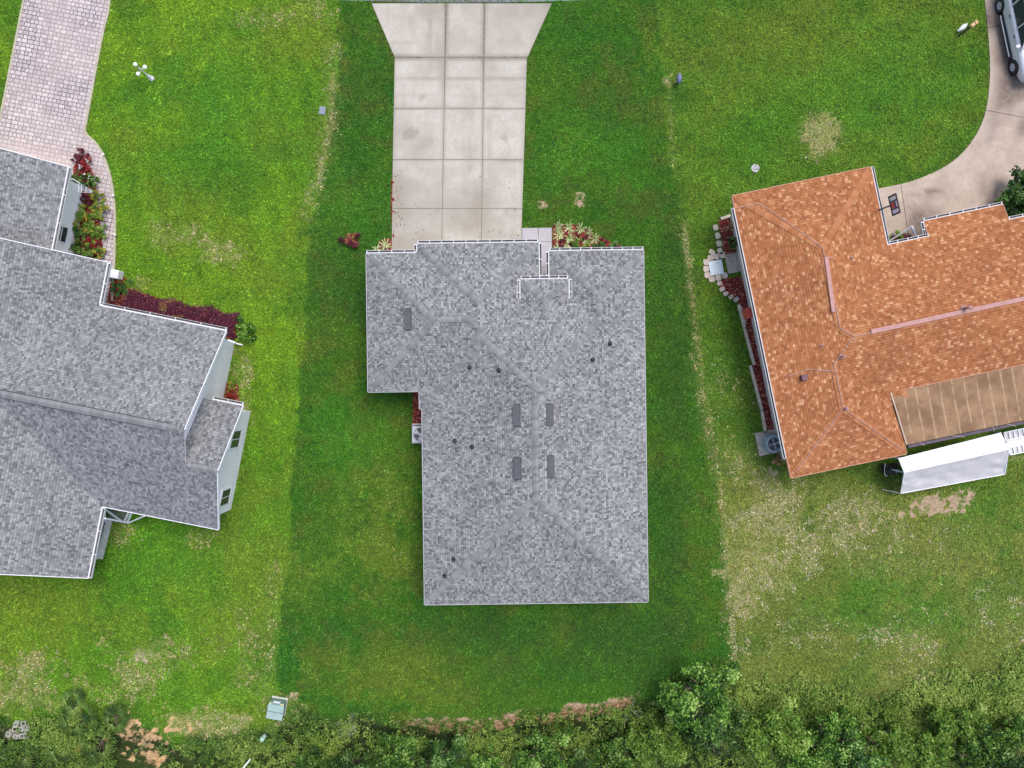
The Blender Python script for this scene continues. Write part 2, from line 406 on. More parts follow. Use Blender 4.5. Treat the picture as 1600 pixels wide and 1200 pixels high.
    D(blob(x, y, 1560,960,80,60)*2, .55); D(blob(x, y, 1250,990,140,50)*1.6, .45); D(blob(x, y, 1150,700,50,90)*1.6, .5); D(blob(x, y, 1130,600,40,130)*1.4, .35)
    D(blob(x, y, 1290,770,120,25)*2, .5); D(blob(x, y, 1430,1010,90,60,35)*1.8, .6); D(blob(x, y, 1340,1020,50,30)*1.8, .4)
    D(blob(x, y, 215,1035,75,50)*2, .7); D(blob(x, y, 40,1070,80,60)*2, .75); D(blob(x, y, 330,1130,110,40)*2, .8); D(blob(x, y, 180,1080,90,30)*2, .55)
    D(blob(x, y, 390,1040,55,90)*1.6, .5); D(sstep(.8, 0, line_d(x, y, [(428,890),(420,1000),(415,1100)])), .5); D(blob(x, y, 430,1110,40,30)*2, .5)
    D(blob(x, y, 200,450,40,20)*2, .5); D(blob(x, y, 380,600,25,80)*1.8, .6); D(blob(x, y, 190,830,30,25)*2, .6); D(blob(x, y, 320,840,40,18)*2, .5)
    D(blob(x, y, 1045,130,18,18)*3, .9); D(blob(x, y, 555,630,25,15)*2, .4); D(blob(x, y, 480,20,80,25)*2, .5); D(blob(x, y, 400,30,60,20)*1.5, .4)
    D(blob(x, y, 600,820,70,140)*1, .2); D(blob(x, y, 1160,840,40,160)*1.6, .62)
    # bare soil
    dirt = np.zeros_like(x)
    def B(m, k):
        nonlocal dirt; dirt = np.maximum(dirt, np.clip(m, 0, 1)*k)
    B(blob(x, y, 1457,790,58,28,-8)*3.2, 1); B(blob(x, y, 907,312,18,14,-20)*3, .95); B(blob(x, y, 849,320,12,8)*3, .9)
    B(blob(x, y, 1045,130,11,11)*3, 1); B(blob(x, y, 221,1025,22,11)*3, .8); B(blob(x, y, 35,1052,16,10)*3, .7); B(blob(x, y, 225,1160,66,48)*2.2, 1); B(blob(x, y, 213,1132,28,12)*3, 1)
    B(blob(x, y, 300,1125,60,17)*2, .72); B(blob(x, y, 375,1135,32,22)*2, .7); B(blob(x, y, 20,1155,28,30)*2, .8)
    B(blob(x, y, 345,396,20,8)*3, .6); B(blob(x, y, 1285,198,24,18)*2, .5); B(blob(x, y, 1430,1000,24,18)*2, .65); B(blob(x, y, 1360,1030,30,20)*2, .4)
    B(blob(x, y, 455,1086,12,8)*3, .8); B(blob(x, y, 516,160,12,50)*2, .6); B(blob(x, y, 1200,850,90,60)*1.5, .3)
    B(blob(x, y, 1215,735,22,12)*2, .8); B(blob(x, y, 1590,715,20,10)*2, .7)
    bank = np.interp(x, bx_, by_)+(fbm(x, y*0, .5, 3, 5)-.5)*.5 - y
    edge = sstep(-.25, .15, bank)*(1-sstep(.9, 1.7, bank))*(x > XY(440, 0)[0])*(x < XY(1075, 0)[0])*(.62+.38*sstep(.34, .54, fbm(x, y, .9, 4, 44)))
    edge = edge*(.62+.38*sstep(XY(600, 0)[0], XY(700, 0)[0], x)); B(edge, .97)
    dirt = dirt*(.70+.30*sstep(.36, .56, fbm(x, y, 3.2, 3, 66)))
    red = np.clip(.35+sstep(-.1, .7, bank) + np.clip(blob(x, y, 1365,1030,40,25)*2, 0, 1), 0, 1)
    red = red*(x > XY(440, 0)[0])
    orange = np.clip(blob(x, y, 230,1150,80,60)*3, 0, 1)
    dsm = np.clip(dry, 0, 1).ravel()[:, None]*.30; c = c*(1-dsm)+np.array([.20, .225, .070])[None]*dsm
    return c, dry.ravel(), dirt.ravel(), np.clip(red.ravel(), 0, 1), orange.ravel()
def build_ground():
    fx = np.arange(-27.5, 27.51, .11); fy = np.arange(-22, 21.5, .11)
    out = np.array([60, 110, 220, 450, 900.]) ; o2 = np.array([-900, -450, -220, -110, -60., -36])
    xs = np.concatenate([o2, fx, [36], out]); ys = np.concatenate([o2[:-1], [-30], fy, [30], out])
    X, Y = np.meshgrid(xs, ys); Z = gz(X, Y)
    # tiny lawn unevenness away from slabs is left to the shader's bump; the bank gets lumps
    Z = Z + (fbm(X, Y, 2.5, 3, 61)-.5)*.25*np.clip(-Z, 0, 1)
    c, dry, dirt, red, org = lawn_fields(X, Y)
    ny, nx = X.shape; idx = np.arange(nx*ny).reshape(ny, nx)
    F = np.stack([idx[:-1, :-1], idx[:-1, 1:], idx[1:, 1:], idx[1:, :-1]], -1).reshape(-1, 4)
    V = np.stack([X.ravel(), Y.ravel(), Z.ravel()], 1)
    m = NT('lawn'); p = m.pos()
    col = m.attr('gcol'); d = m.attr('dry', 'Fac'); di = m.attr('dirt', 'Fac'); rd = m.attr('red', 'Fac'); og = m.attr('orange', 'Fac')
    nA = m.noise(p, 13, 3, .85); nB = m.noise(p, 5, 4, .75); nC = m.noise(p, 2.2, 4, .6)
    k = m.ramp(nA, [(.34, (.25,.30,.25)), (.5, (.8,.84,.8)), (.66, (1.6,1.45,1.5))])
    col = m.mix(1.0, col, k, 'MULTIPLY')
    col = m.mix(1.0, col, m.ramp(nB, [(.3, (.66,.74,.72)), (.5, (1,1,1)), (.7, (1.38,1.24,1.22))]), 'MULTIPLY')
    col = m.mix(1.0, col, m.ramp(nC, [(.3, (.86,.92,.92)), (.7, (1.13,1.06,1.05))]), 'MULTIPLY')
    nD = m.noise(p, 7.5, 5, .8, .3)
    th = m.math('SUBTRACT', .82, m.math('MULTIPLY', d, .38))
    dm = m.mr(nD, m.math('SUBTRACT', th, .12), m.math('ADD', th, .12))
    straw = m.ramp(nA, [(.3, (.16,.15,.05)), (.5, (.30,.27,.10)), (.72, (.50,.46,.25))])
    col = m.mix(m.math('MULTIPLY', dm, .75), col, straw)
    nE = m.noise(p, 4.5, 6, .72, .4)
    nE = m.math('ADD', m.math('MULTIPLY', nE, .6), m.math('MULTIPLY', m.noise(p, 11, 4, .8), .4))
    th2 = m.math('SUBTRACT', .90, m.math('MULTIPLY', di, .52))
    bm_ = m.mr(nE, m.math('SUBTRACT', th2, .09), m.math('ADD', th2, .09))
    soil = m.ramp(nA, [(.3, (.24,.185,.125)), (.5, (.39,.31,.215)), (.72, (.53,.44,.33))])
    soilr = m.ramp(nE, [(.38, (.07,.032,.018)), (.47, (.20,.095,.050)), (.54, (.37,.22,.11)), (.62, (.54,.40,.23))])
    soilo = m.ramp(nE, [(.36, (.36,.21,.10)), (.5, (.52,.33,.16)), (.7, (.64,.44,.26))])
    soil = m.mix(1.0, soil, m.ramp(nB, [(.32, (.62,.60,.58)), (.5, (1,1,1)), (.68, (1.25,1.25,1.25))]), 'MULTIPLY'); soil = m.mix(m.math('MULTIPLY', rd, .9), soil, soilr); soil = m.mix(og, soil, soilo)
    col = m.mix(bm_, col, soil)
    m.bump(m.math('ADD', nA, m.math('MULTIPLY', nB, 1.2)), .55, .05)
    mat = m.out(col, .95, .15)
    o = np_mesh('ground', V, F, mat, attrs={'gcol': c, 'dry': dry, 'dirt': dirt, 'red': red, 'orange': org}, smooth=True)
    tag(o, kind='structure')
build_ground()

def leaf_cards(C, N, size, asp=.55, seed=0):
    """C (n,3) centres, N (n,3) normals, size (n,) -> diamond leaves folded a little along the midrib"""
    n = len(C); r = np.random.default_rng(seed)
    N = N/np.linalg.norm(N, axis=1, keepdims=True); t = r.normal(size=(n, 3)); t -= (t*N).sum(1, keepdims=True)*N
    t /= np.linalg.norm(t, axis=1, keepdims=True)+1e-9; b = np.cross(N, t); s = size[:, None]
    V = np.stack([C-t*s*.5, C+b*s*asp*.5-N*s*.08+t*s*.05, C+t*s*.5-N*s*.10, C-b*s*asp*.5-N*s*.08+t*s*.05], 1).reshape(-1, 3)
    F = np.arange(4*n).reshape(n, 4); return V, F
GRASS_HOLES = []
def build_grass(N=520000):
    g = np.random.default_rng(2); x = g.uniform(-26.5, 26.5, N); y = g.uniform(-17.5, 20, N)
    keep = np.ones(N, bool)
    for h in GRASS_HOLES: keep &= poly_sd(x, y, h) > .03
    x = x[keep]; y = y[keep]; c, dry, dirt, red, org = lawn_fields(x, y)
    k = (g.random(len(x)) > dirt*1.1) & (vegd(x, y)+g.normal(size=len(x))*.3 < .9); x = x[k]; y = y[k]; c = c[k]; dry = dry[k]; n = len(x)
    clump = fbm(x, y, 6, 2, 71); s = g.uniform(.06, .15, n); z = gz(x, y)+g.uniform(.005, .04, n)+.03*clump
    N_ = np.stack([g.normal(size=n)*.75, g.normal(size=n)*.75, np.ones(n)], 1)
    V, F = leaf_cards(np.stack([x, y, z], 1), N_, s, asp=.34, seed=5)
    mid = fbm(x, y, 2.6, 3, 72); f = np.minimum(np.exp(g.normal(size=n)*.42), 1.6)*(.50+1.05*clump)*(.66+.7*mid); col = c*f[:, None]*np.array([1.12, 1.12, 1.0])
    cl_ = .55*fbm(x, y, 4.0, 2, 88)+.45*fbm(x, y, 1.3, 2, 89); thr = .70-.30*dry; pr_ = (.04*(dry > .05)+.9*sstep(thr-.03, thr+.05, cl_)*(dry > .06))*np.clip(dry*1.6, 0, 1); isd = g.random(n) < pr_; rdry = sstep(XY(1090, 0)[0], XY(1180, 0)[0], x)*sstep(-4, -6, y)
    st = (np.array([.38, .34, .16])[None]*(1-rdry[:, None])+np.array([.43, .39, .22])[None]*rdry[:, None])*np.exp(g.normal(size=n)*.3)[:, None]; col = np.where(isd[:, None], st, col)
    col[:, 2] += .006; hue = g.normal(size=n)*.10; col[:, 0] *= 1+hue; col[:, 2] *= 1+g.normal(size=n)*.2
    m = NT('grass_blades'); m.out(m.attr('gcol'), .7, .2)
    o = np_mesh('grass', V, F, m.mat, attrs={'gcol': np.repeat(np.clip(col, .003, .8), 4, 0)}); tag(o, 'mown green lawn grass around and between the three houses', 'grass', kind='stuff')
# ------------------------------------------------------------------ slabs (driveways, paths, beds)
def slab(name, pts, z0, z1, mat, step=.2, stainf=None, joints=None, gap=.03, ground=True):
    """polygon pts (world xy) -> cut grid slab; joints: list of (point, normal) lines opened as real grooves"""
    bm = bmesh.new(); vs = [bm.verts.new((p[0], p[1], z1)) for p in pts]; f = bm.faces.new(vs)
    if f.normal.z < 0 or (bm.normal_update() or f.normal.z < 0): bmesh.ops.reverse_faces(bm, faces=[f])
    def cut(co, no):
        bmesh.ops.bisect_plane(bm, geom=bm.verts[:]+bm.edges[:]+bm.faces[:], plane_co=co, plane_no=no, dist=1e-5)
    kill = []
    for (co, no) in (joints or []):
        no = Vector(no).normalized(); co = Vector(co)
        cut(co+no*gap/2, no); cut(co-no*gap/2, no); kill.append((co, no))
    xs = [p[0] for p in pts]; ys = [p[1] for p in pts]
    if step:
        x = math.floor(min(xs)/step)*step
        while x < max(xs): cut((x+.0137, 0, 0), (1, 0, 0)); x += step
        y = math.floor(min(ys)/step)*step
        while y < max(ys): cut((0, y+.0137, 0), (0, 1, 0)); y += step
    dead = []
    for fc in bm.faces:
        c = fc.calc_center_median()
        for (co, no) in kill:
            if abs((c-co).dot(no)) < gap/2-1e-4:
                dead.append(fc); break
    bmesh.ops.delete(bm, geom=dead, context='FACES')
    be = [e for e in bm.edges if e.is_boundary]
    r = bmesh.ops.extrude_edge_only(bm, edges=be)
    for g in r['geom']:
        if isinstance(g, bmesh.types.BMVert): g.co.z = z0
    bmesh.ops.recalc_face_normals(bm, faces=bm.faces[:])
    me = bpy.data.meshes.new(name); bm.to_mesh(me); bm.free()
    up = sum(p.normal.z*p.area for p in me.polygons)
    if up < 0: me.flip_normals()
    n = len(me.vertices); co = np.zeros(n*3); me.vertices.foreach_get('co', co); co = co.reshape(-1, 3)
    st = stainf(co[:, 0], co[:, 1]) if stainf else np.zeros(n)
    at = me.attributes.new('stain', 'FLOAT', 'POINT'); at.data.foreach_set('value', np.asarray(st, np.float32))
    me.materials.append(mat); o = bpy.data.objects.new(name, me); COL.objects.link(o); tag(o, kind='structure')
    BASE[o.name] = Vector((0, 0, 0)); return o
def smooth_curve(pts, k=4):
    out = []
    for i in range(len(pts)-1):
        p0 = pts[max(i-1, 0)]; p1 = pts[i]; p2 = pts[i+1]; p3 = pts[min(i+2, len(pts)-1)]
        for j in range(k):
            t = j/k
            out.append(tuple(.5*((2*p1[a])+(-p0[a]+p2[a])*t+(2*p0[a]-5*p1[a]+4*p2[a]-p3[a])*t*t+(-p0[a]+3*p1[a]-3*p2[a]+p3[a])*t**3) for a in (0, 1)))
    out.append(pts[-1]); return out
def concrete(name, a, b, dirtc):
    m = NT(name); p = m.pos(); n1 = m.noise(p, .8, 6, .65); n2 = m.noise(p, 6, 5, .65); n3 = m.noise(p, 45, 2, .7)
    c = m.mix(m.mr(n1, .3, .7), a, b)
    c = m.mix(1.0, c, m.ramp(n2, [(.3, (.90,.90,.90)), (.7, (1.07,1.07,1.07))]), 'MULTIPLY')
    c = m.mix(1.0, c, m.ramp(n3, [(.3, (.9,.9,.9)), (.7, (1.06,1.06,1.06))]), 'MULTIPLY')
    s_ = m.math('MULTIPLY', m.attr('stain', 'Fac'), m.mr(n2, .2, .75, .8, 1.45), clamp=True)
    c = m.mix(s_, c, dirtc)
    spk = m.noise(p, 14, 2, .5); c = m.mix(m.mr(spk, .76, .80, 0, .5), c, (.12,.10,.09))
    m.bump(n3, .15, .01); return m.out(c, .85, .25)
M_conc = concrete('pale_concrete', (.415,.38,.325), (.50,.465,.405), (.21,.175,.135))
M_concb = concrete('brown_stained_concrete', (.38,.30,.24), (.48,.395,.325), (.16,.12,.10))
M_walk = concrete('smooth_walk_concrete', (.42,.39,.41), (.48,.45,.47), (.25,.22,.22))
M_asph = concrete('asphalt', (.13,.12,.12), (.19,.175,.17), (.08,.07,.07))
M_curb = concrete('gutter_concrete', (.26,.29,.33), (.34,.37,.41), (.12,.10,.09))
# centre driveway
DW = [(581,6),(862,6),(823,92),(820,200),(815,357),(815,420),(612,420),(614,250),(617,90)]
vj = [(697,690),(757,752)]
def dstain(x, y):
    s = np.zeros_like(x)
    for (a, b) in vj:
        (xa, ya), (xb, yb) = XY(a, 6), XY(b, 400); t = (y-ya)/(yb-ya); xx = xa+(xb-xa)*t
        s = np.maximum(s, np.exp(-((x-xx)/.10)**2)*(.35+.5*sstep(XY(0, 200)[1], XY(0, 40)[1], y)))
    for py, k, wd in [(90,.9,.13),(122,.5,.09),(147,.32,.07),(170,.45,.06),(250,.55,.06),(326,.5,.07),(338,.3,.09),(66,.25,.05)]:
        yy = XY(0, py)[1]; s = np.maximum(s, k*np.exp(-((y-yy+.1*(fbm(x, y, .6, 2, 3)-.5))/wd)**2)*(.5+.7*fbm(x, y, 1.1, 3, 12)))
    s = np.maximum(s, np.clip(blob(x, y, 642,208,19,11,-15)*8, 0, 1)*.48)
    s = np.maximum(s, .55*np.clip(1-np.abs(line_d(x, y, [(640,28),(650,60)])/.35), 0, 1)*.5)
    s = np.maximum(s, np.clip(fbm(x, y, .35, 4, 40)-.45, 0, 1)*1.7)
    s = np.maximum(s, np.clip(fbm(x*3, y*.35, .7, 4, 43)-.52, 0, 1)*1.4)
    s = np.maximum(s, .35*np.clip(1-line_d(x, y, [(617,100),(614,380)])/.14, 0, 1)); s = np.maximum(s, .3*np.clip(1-line_d(x, y, [(822,100),(815,357)])/.16, 0, 1))
    for (cx, cy, r_) in [(728,300,7),(735,262,4),(660,150,5),(790,215,6),(668,300,4),(722,345,9),(790,330,6)]: s = np.maximum(s, np.clip(blob(x, y, cx, cy, r_, r_*1.3)*3, 0, 1)*.35)
    return s
def vl(px0, px1):      # vertical joint
    a = P(px0, 6); b = P(px1, 400); d = (b-a).normalized(); return (a, (d.y, -d.x, 0))
jts = [vl(*q) for q in vj]+[(P(0, y), (0, 1, 0)) for y in (90, 170, 250, 326)]
slab('concrete_driveway', [XY(*p) for p in DW], -.1, .045, M_conc, .16, dstain, jts, .016)
# front path of the centre house
PATH = [(815.8,356.5),(862,356),(862,400),(859,445),(838,445),(838,400),(815.8,400)]
slab('front_path', [XY(*p) for p in PATH], -.1, .042, M_walk, .25, lambda x, y: np.clip(fbm(x, y, .9, 3, 6)-.5, 0, 1)*.8,
     [(P(0, 378), (0, 1, 0)), (P(0, 418), (0, 1, 0)), (P(841, 0), (1, 0, 0))], .02)
# street and its gutter beyond the top of the frame
edge = [XY(px, 4.5-((px-720)/62.0)**2*.42) for px in range(-400, 2001, 60)]
edge2 = [(x, y+.6) for x, y in edge]
slab('gutter_apron', edge+edge2[::-1], -.1, .03, M_curb, .5, lambda x, y: np.clip(fbm(x, y, .5, 3, 2)*1.2-.2, 0, 1))
road = [(x, y+.62) for x, y in edge]; slab('road', road+[(x, y+7.0) for x, y in road][::-1], -.1, .012, M_asph, 1.0)
# brick paver driveway of the left house
def pavers():
    m = NT('pink_brick_pavers'); p = m.mapping(m.pos(), R(11))
    b = m.n.new('ShaderNodeTexBrick'); m.l.new(p, b.inputs[0]); b.offset = .5; b.inputs['Scale'].default_value = 1
    b.inputs['Brick Width'].default_value = .30; b.inputs['Row Height'].default_value = .20; b.inputs['Mortar Size'].default_value = .016
    b.inputs['Color1'].default_value = (.37,.33,.325,1); b.inputs['Color2'].default_value = (.56,.51,.49,1); b.inputs['Mortar'].default_value = (.12,.08,.11,1)
    b.squash = .66; b.squash_frequency = 2
    n = m.noise(p, 1.0, 5, .6); c = m.mix(1.0, b.outputs[0], m.ramp(n, [(.3, (.78,.76,.82)), (.7, (1.12,1.10,1.08))]), 'MULTIPLY')
    c = m.mix(1.0, c, m.ramp(m.noise(p, 25, 3, .6), [(.3, (.86,.86,.86)), (.7, (1.12,1.12,1.12))]), 'MULTIPLY')
    c = m.mix(m.math('MULTIPLY', m.attr('stain', 'Fac'), .6), c, (.56,.47,.43))
    m.bump(m.math('SUBTRACT', 1.0, b.outputs[1]), .6, .008); return m.out(c, .85, .2)
M_paver = pavers()
M_pcurb = plain('paver_border', (.40,.37,.27), .9, .15, 6)
PR = smooth_curve([(172,-120),(172,0),(163,45),(152,100),(143,150),(133,205)], 3)+smooth_curve([(134,209),(152,226),(165,250),(175,285),(180,330),(180,380),(179,416),(176,470)], 4)[1:]
PL = [(150,480),(60,430),(-60,330),(0,195),(18,100),(40,0),(40,-120)]
slab('paver_driveway', [XY(*p) for p in PR+PL], -.1, .04, M_paver, .4,
     lambda x, y: np.clip(np.maximum(sstep(.38, .6, fbm(x, y, .5, 3, 21))*.5, sstep(1.6, 0, line_d(x, y, [(0,240),(110,262)]))), 0, 1))
mb = MB()
for line in (PR, [(0,191),(18.5,98),(38,0),(38,-110)]):
    q = [P(*p) for p in line]
    for a, b in zip(q[:-1], q[1:]):
        if (b-a).length > .01: mb.beam((a.x, a.y, .035), (b.x, b.y, .035), .10, .07)
tag(mb.build('driveway_border', M_pcurb), kind='structure')
# curved driveway of the right house
OC = smooth_curve([(1528,-140),(1538,0),(1544,60),(1546,120),(1538,180),(1515,225),(1480,258),(1425,283),(1366,296)], 5)
CD = OC+[(1355,330),(1380,400),(1480,385),(1571,330),(1588,292),(1612,235),(1640,160),(1680,60),(1680,-140)]
def cstain(x, y):
    s = sstep(.42, .72, fbm(x, y, .55, 5, 90))*.75
    k = 1-np.clip((line_d(x, y, [(1366,296),(1425,283),(1480,258),(1515,225),(1538,180),(1546,120),(1544,60)])-.1)/.6, 0, 1)
    s = s*(1-k*.9)
    s = np.maximum(s, np.clip(blob(x, y, 1575,322,50,16,-30)*2, 0, 1)*.8); s = np.maximum(s, np.clip(blob(x, y, 1450,300,35,6,-10)*2, 0, 1)*.7)
    s = np.maximum(s, np.clip(blob(x, y, 1425,323,12,6)*3, 0, 1)*.35)
    return s
def jl(a, b):
    a = P(*a); b = P(*b); d = (b-a).normalized(); return (a, (d.y, -d.x, 0))
slab('curved_driveway', [XY(*p) for p in CD], -.1, .045, M_concb, .2, cstain, [jl((1541,173), (1600,184)), jl((1408,295), (1419,371)), jl((1538,45), (1570,38))], .025)
# mulch
def mulchm():
    m = NT('red_bark_mulch'); p = m.pos(); v = m.n.new('ShaderNodeTexVoronoi'); v.inputs['Scale'].default_value = 16; m.l.new(p, v.inputs[0])
    sx = m.n.new('ShaderNodeSeparateColor'); m.l.new(v.outputs['Color'], sx.inputs[0])
    c = m.ramp(sx.outputs[0], [(0, (.07,.012,.012)), (.5, (.17,.03,.025)), (.85, (.30,.07,.05)), (1, (.50,.26,.18))])
    m.bump(sx.outputs[1], .8, .04); return m.out(c, .95, .15)
M_mulch = mulchm()
def bed(pts, z=.03):
    q = [XY(*p) for p in pts]; o = slab('mulch_bed', q, -.05, z, M_mulch, .12)
    me = o.data; n = len(me.vertices); co = np.zeros(n*3); me.vertices.foreach_get('co', co); co = co.reshape(-1, 3)
    top = co[:, 2] > 0; co[top, 2] += (fbm(co[top, 0], co[top, 1], 5, 3, 5)-.4)*.05; me.vertices.foreach_set('co', co.ravel()); return o
bed([(864,352),(880,350),(905,352),(930,368),(955,378),(985,388),(985,400),(862,402)])
bed([(592,378),(604,372),(613,374),(613,402),(585,402)]); bed([(611,280),(616.5,278),(616,372),(613.6,374),(611,330)], .035)
bed([(645,605),(664,605),(664,664),(645,664)])
bed([(540,366),(556,364),(562,380),(552,388),(538,380)], .02)
bed([(1122,345),(1138,338),(1160,345),(1170,400),(1135,405),(1128,380)]); bed([(1122,438),(1165,430),(1185,520),(1205,600),(1228,675),(1198,676),(1184,612),(1168,540),(1153,470),(1125,452)])
bed([(115,262),(130,240),(142,268),(152,300),(156,340),(160,370),(162,402),(85,405),(104,370),(118,310)], .05)
bed([(172,440),(200,450),(290,480),(372,500),(378,525),(360,530),(250,510),(165,490)], .045)
bed([(355,595),(372,600),(376,640),(340,640)])
bed([(1372,372),(1415,365),(1418,385),(1375,392)], .055)

# ------------------------------------------------------------------ roofs
def clip_poly(poly, a, b, c, keep_pos=True):
    """clip 2D polygon by a x + b y + c >= 0 (keep_pos) or <= 0"""
    s = 1 if keep_pos else -1; out = []; n = len(poly)
    for i in range(n):
        p, q = poly[i], poly[(i+1) % n]; dp = s*(a*p[0]+b*p[1]+c); dq = s*(a*q[0]+b*q[1]+c)
        if dp >= -1e-9: out.append(p)
        if (dp > 1e-9 and dq < -1e-9) or (dp < -1e-9 and dq > 1e-9):
            t = dp/(dp-dq); out.append((p[0]+(q[0]-p[0])*t, p[1]+(q[1]-p[1])*t))
    if len(out) < 3: return None
    ar = sum(out[i][0]*out[(i+1) % len(out)][1]-out[(i+1) % len(out)][0]*out[i][1] for i in range(len(out)))/2
    return out if abs(ar) > 1e-5 else None
class Comp:
    def __init__(s, x0, y0, x1, y1, pitch, z0, sides, passive=False, planes=None):
        s.b = (x0, y0, x1, y1); s.z0 = z0; s.sides = sides; s.passive = passive; s.fp = [(x0, y0), (x1, y0), (x1, y1), (x0, y1)]
        s.half = [(1, 0, -x0), (-1, 0, x1), (0, 1, -y0), (0, -1, y1)]
        pl = {'W': (pitch, 0, z0-pitch*x0), 'E': (-pitch, 0, z0+pitch*x1), 'S': (0, pitch, z0-pitch*y0), 'N': (0, -pitch, z0+pitch*y1)}
        s.pl = planes if planes else [pl[k] for k in sides]
    def h(s, x, y):
        x0, y0, x1, y1 = s.b
        if x < x0-1e-6 or x > x1+1e-6 or y < y0-1e-6 or y > y1+1e-6: return -1
        return min(a*x+b*y+c for a, b, c in s.pl)
    def faces(s):
        out = []
        for i, (a, b, c) in enumerate(s.pl):
            p = s.fp
            for j, (d, e, f) in enumerate(s.pl):
                if i != j and p: p = clip_poly(p, d-a, e-b, f-c)
            if p: out.append((i, p))
        return out
def roof_build(house, comps, T, mat, capmat_, fasmat, gutters=(), wallm=None, inset=.5, capw=.14, fas=.17):
    """comps in the house's local frame; T maps local (x, y, z) to world"""
    def hz(x, y, skip=None):
        return max([c.h(x, y) for c in comps if c is not skip and not c.passive]+[-1])
    rb = MB(); fb = MB(); cap_list = []
    for ci, c in enumerate(comps):
        for (i, poly) in c.faces():
            a, b, cc = c.pl[i]; pieces = [poly]
            if not c.passive:
                for cj, d in enumerate(comps):
                    if cj == ci or d.passive: continue
                    eps = 1e-6 if cj < ci else -1e-6
                    halves = list(d.half)+[(e-a, f-b, g-cc+eps) for e, f, g in d.pl]
                    new = []
                    for pc in pieces:
                        rest = pc
                        for (e, f, g) in halves:
                            if rest is None: break
                            if abs(e) < 1e-9 and abs(f) < 1e-9:
                                if g < 0: new.append(rest); rest = None
                                continue
                            o_ = clip_poly(rest, e, f, g, False)
                            if o_: new.append(o_)
                            rest = clip_poly(rest, e, f, g, True)
                    pieces = new
            gl = math.hypot(a, b); g = (a/gl, b/gl); t = (-g[1], g[0]); sl = math.sqrt(1+gl*gl); offs = ci*3.7+i*1.9
            for pc in pieces:
                z = [a*x+b*y+cc for x, y in pc]
                uv = [((x*t[0]+y*t[1])+offs, (x*g[0]+y*g[1])*sl+40+offs) for x, y in pc]
                pts = [T(x, y, zz) for (x, y), zz in zip(pc, z)]
                if sum(pc[k][0]*pc[(k+1) % len(pc)][1]-pc[(k+1) % len(pc)][0]*pc[k][1] for k in range(len(pc))) < 0: pts.reverse(); uv.reverse()
                rb.m = 0; rb.poly(pts, uv)
                rb.m = 1; rb.poly([p-Vector((0, 0, .13)) for p in pts][::-1])
                if c.passive: continue
                n = len(pc)
                for k in range(n):
                    p, q = pc[k], pc[(k+1) % n]; mx, my = (p[0]+q[0])/2, (p[1]+q[1])/2
                    L = math.hypot(q[0]-p[0], q[1]-p[1])
                    if L < .03: continue
                    for (e, f, gg) in c.half:
                        if abs(e*p[0]+f*p[1]+gg) < 1e-5 and abs(e*q[0]+f*q[1]+gg) < 1e-5:
                            ox, oy = -e, -f; zm = a*mx+b*my+cc
                            if hz(mx+ox*.02, my+oy*.02, c) > zm-.02: continue
                            A = T(p[0]+ox*.016, p[1]+oy*.016, a*p[0]+b*p[1]+cc-fas/2+.006); B = T(q[0]+ox*.016, q[1]+oy*.016, a*q[0]+b*q[1]+cc-fas/2+.006)
                            fb.beam(A, B, .030, fas)
        # ridge and hip caps
        F = c.faces()
        if c.passive: continue
        for ia in range(len(F)):
            for ib in range(ia+1, len(F)):
                pa, pb = F[ia][1], F[ib][1]
                com = [p for p in pa if any(math.hypot(p[0]-q[0], p[1]-q[1]) < 1e-5 for q in pb)]
                if len(com) < 2: continue
                p, q = com[0], max(com, key=lambda r: math.hypot(r[0]-com[0][0], r[1]-com[0][1]))
                zp, zq = c.h(*p), c.h(*q)
                if zp > zq: p, q, zp, zq = q, p, zq, zp
                P0 = Vector((*p, zp)); P1 = Vector((*q, zq)); L = (P1-P0).length; n = int(L/.15); d = (P1-P0)/max(n, 1); dn = d.normalized()
                def side(pl):
                    a, b, cc = pl; nrm = Vector((-a, -b, 1)).normalized(); s = nrm.cross(dn).normalized()
                    return s
                s1 = side(c.pl[F[ia][0]]); s2 = side(c.pl[F[ib][0]])
                # each side vector must point down its own plane, away from the other
                ca = Vector((sum(v[0] for v in pa)/len(pa), sum(v[1] for v in pa)/len(pa), 0)); cbv = Vector((sum(v[0] for v in pb)/len(pb), sum(v[1] for v in pb)/len(pb), 0))
                mid = (P0+P1)/2
                if (ca-mid).dot(Vector((s1.x, s1.y, 0))) < 0: s1 = -s1
                if (cbv-mid).dot(Vector((s2.x, s2.y, 0))) < 0: s2 = -s2
                cb = MB(); cap_r = []
                for k in range(2, n):
                    m0 = P0+d*(k+.5)
                    if hz(m0.x, m0.y, c) > m0.z-.03:
                        if cb.v: cap_list.append((cb, cap_r)); cb = MB(); cap_r = []
                        continue
                    jw = capw*random.uniform(.9, 1.08)
                    a0 = P0+d*k+Vector((0, 0, .034)); a1 = P0+d*(k+1.35)+Vector((0, 0, .014))
                    vs = [a0+s1*jw, a0, a0+s2*jw, a1+s2*jw*.97, a1, a1+s1*jw*.97]
                    lo = [v-Vector((0, 0, .02)) for v in vs[:3]]
                    cb.add([T(*v) for v in vs+lo], [[0, 1, 4, 5], [1, 2, 3, 4], [0, 6, 7, 1], [1, 7, 8, 2]]); cap_r += [random.random()]*9
                if cb.v: cap_list.append((cb, cap_r))
    roof = rb.build('roof', [mat, M_soffit], house)
    fb.build('fascia', fasmat, house)
    for cb, cap_r in cap_list:
        o = cb.build('ridge_cap', capmat_, roof)
        at = o.data.attributes.new('rnd', 'FLOAT', 'POINT'); at.data.foreach_set('value', np.array(cap_r, np.float32))
    # walls follow the roof's underside
    wb = MB()
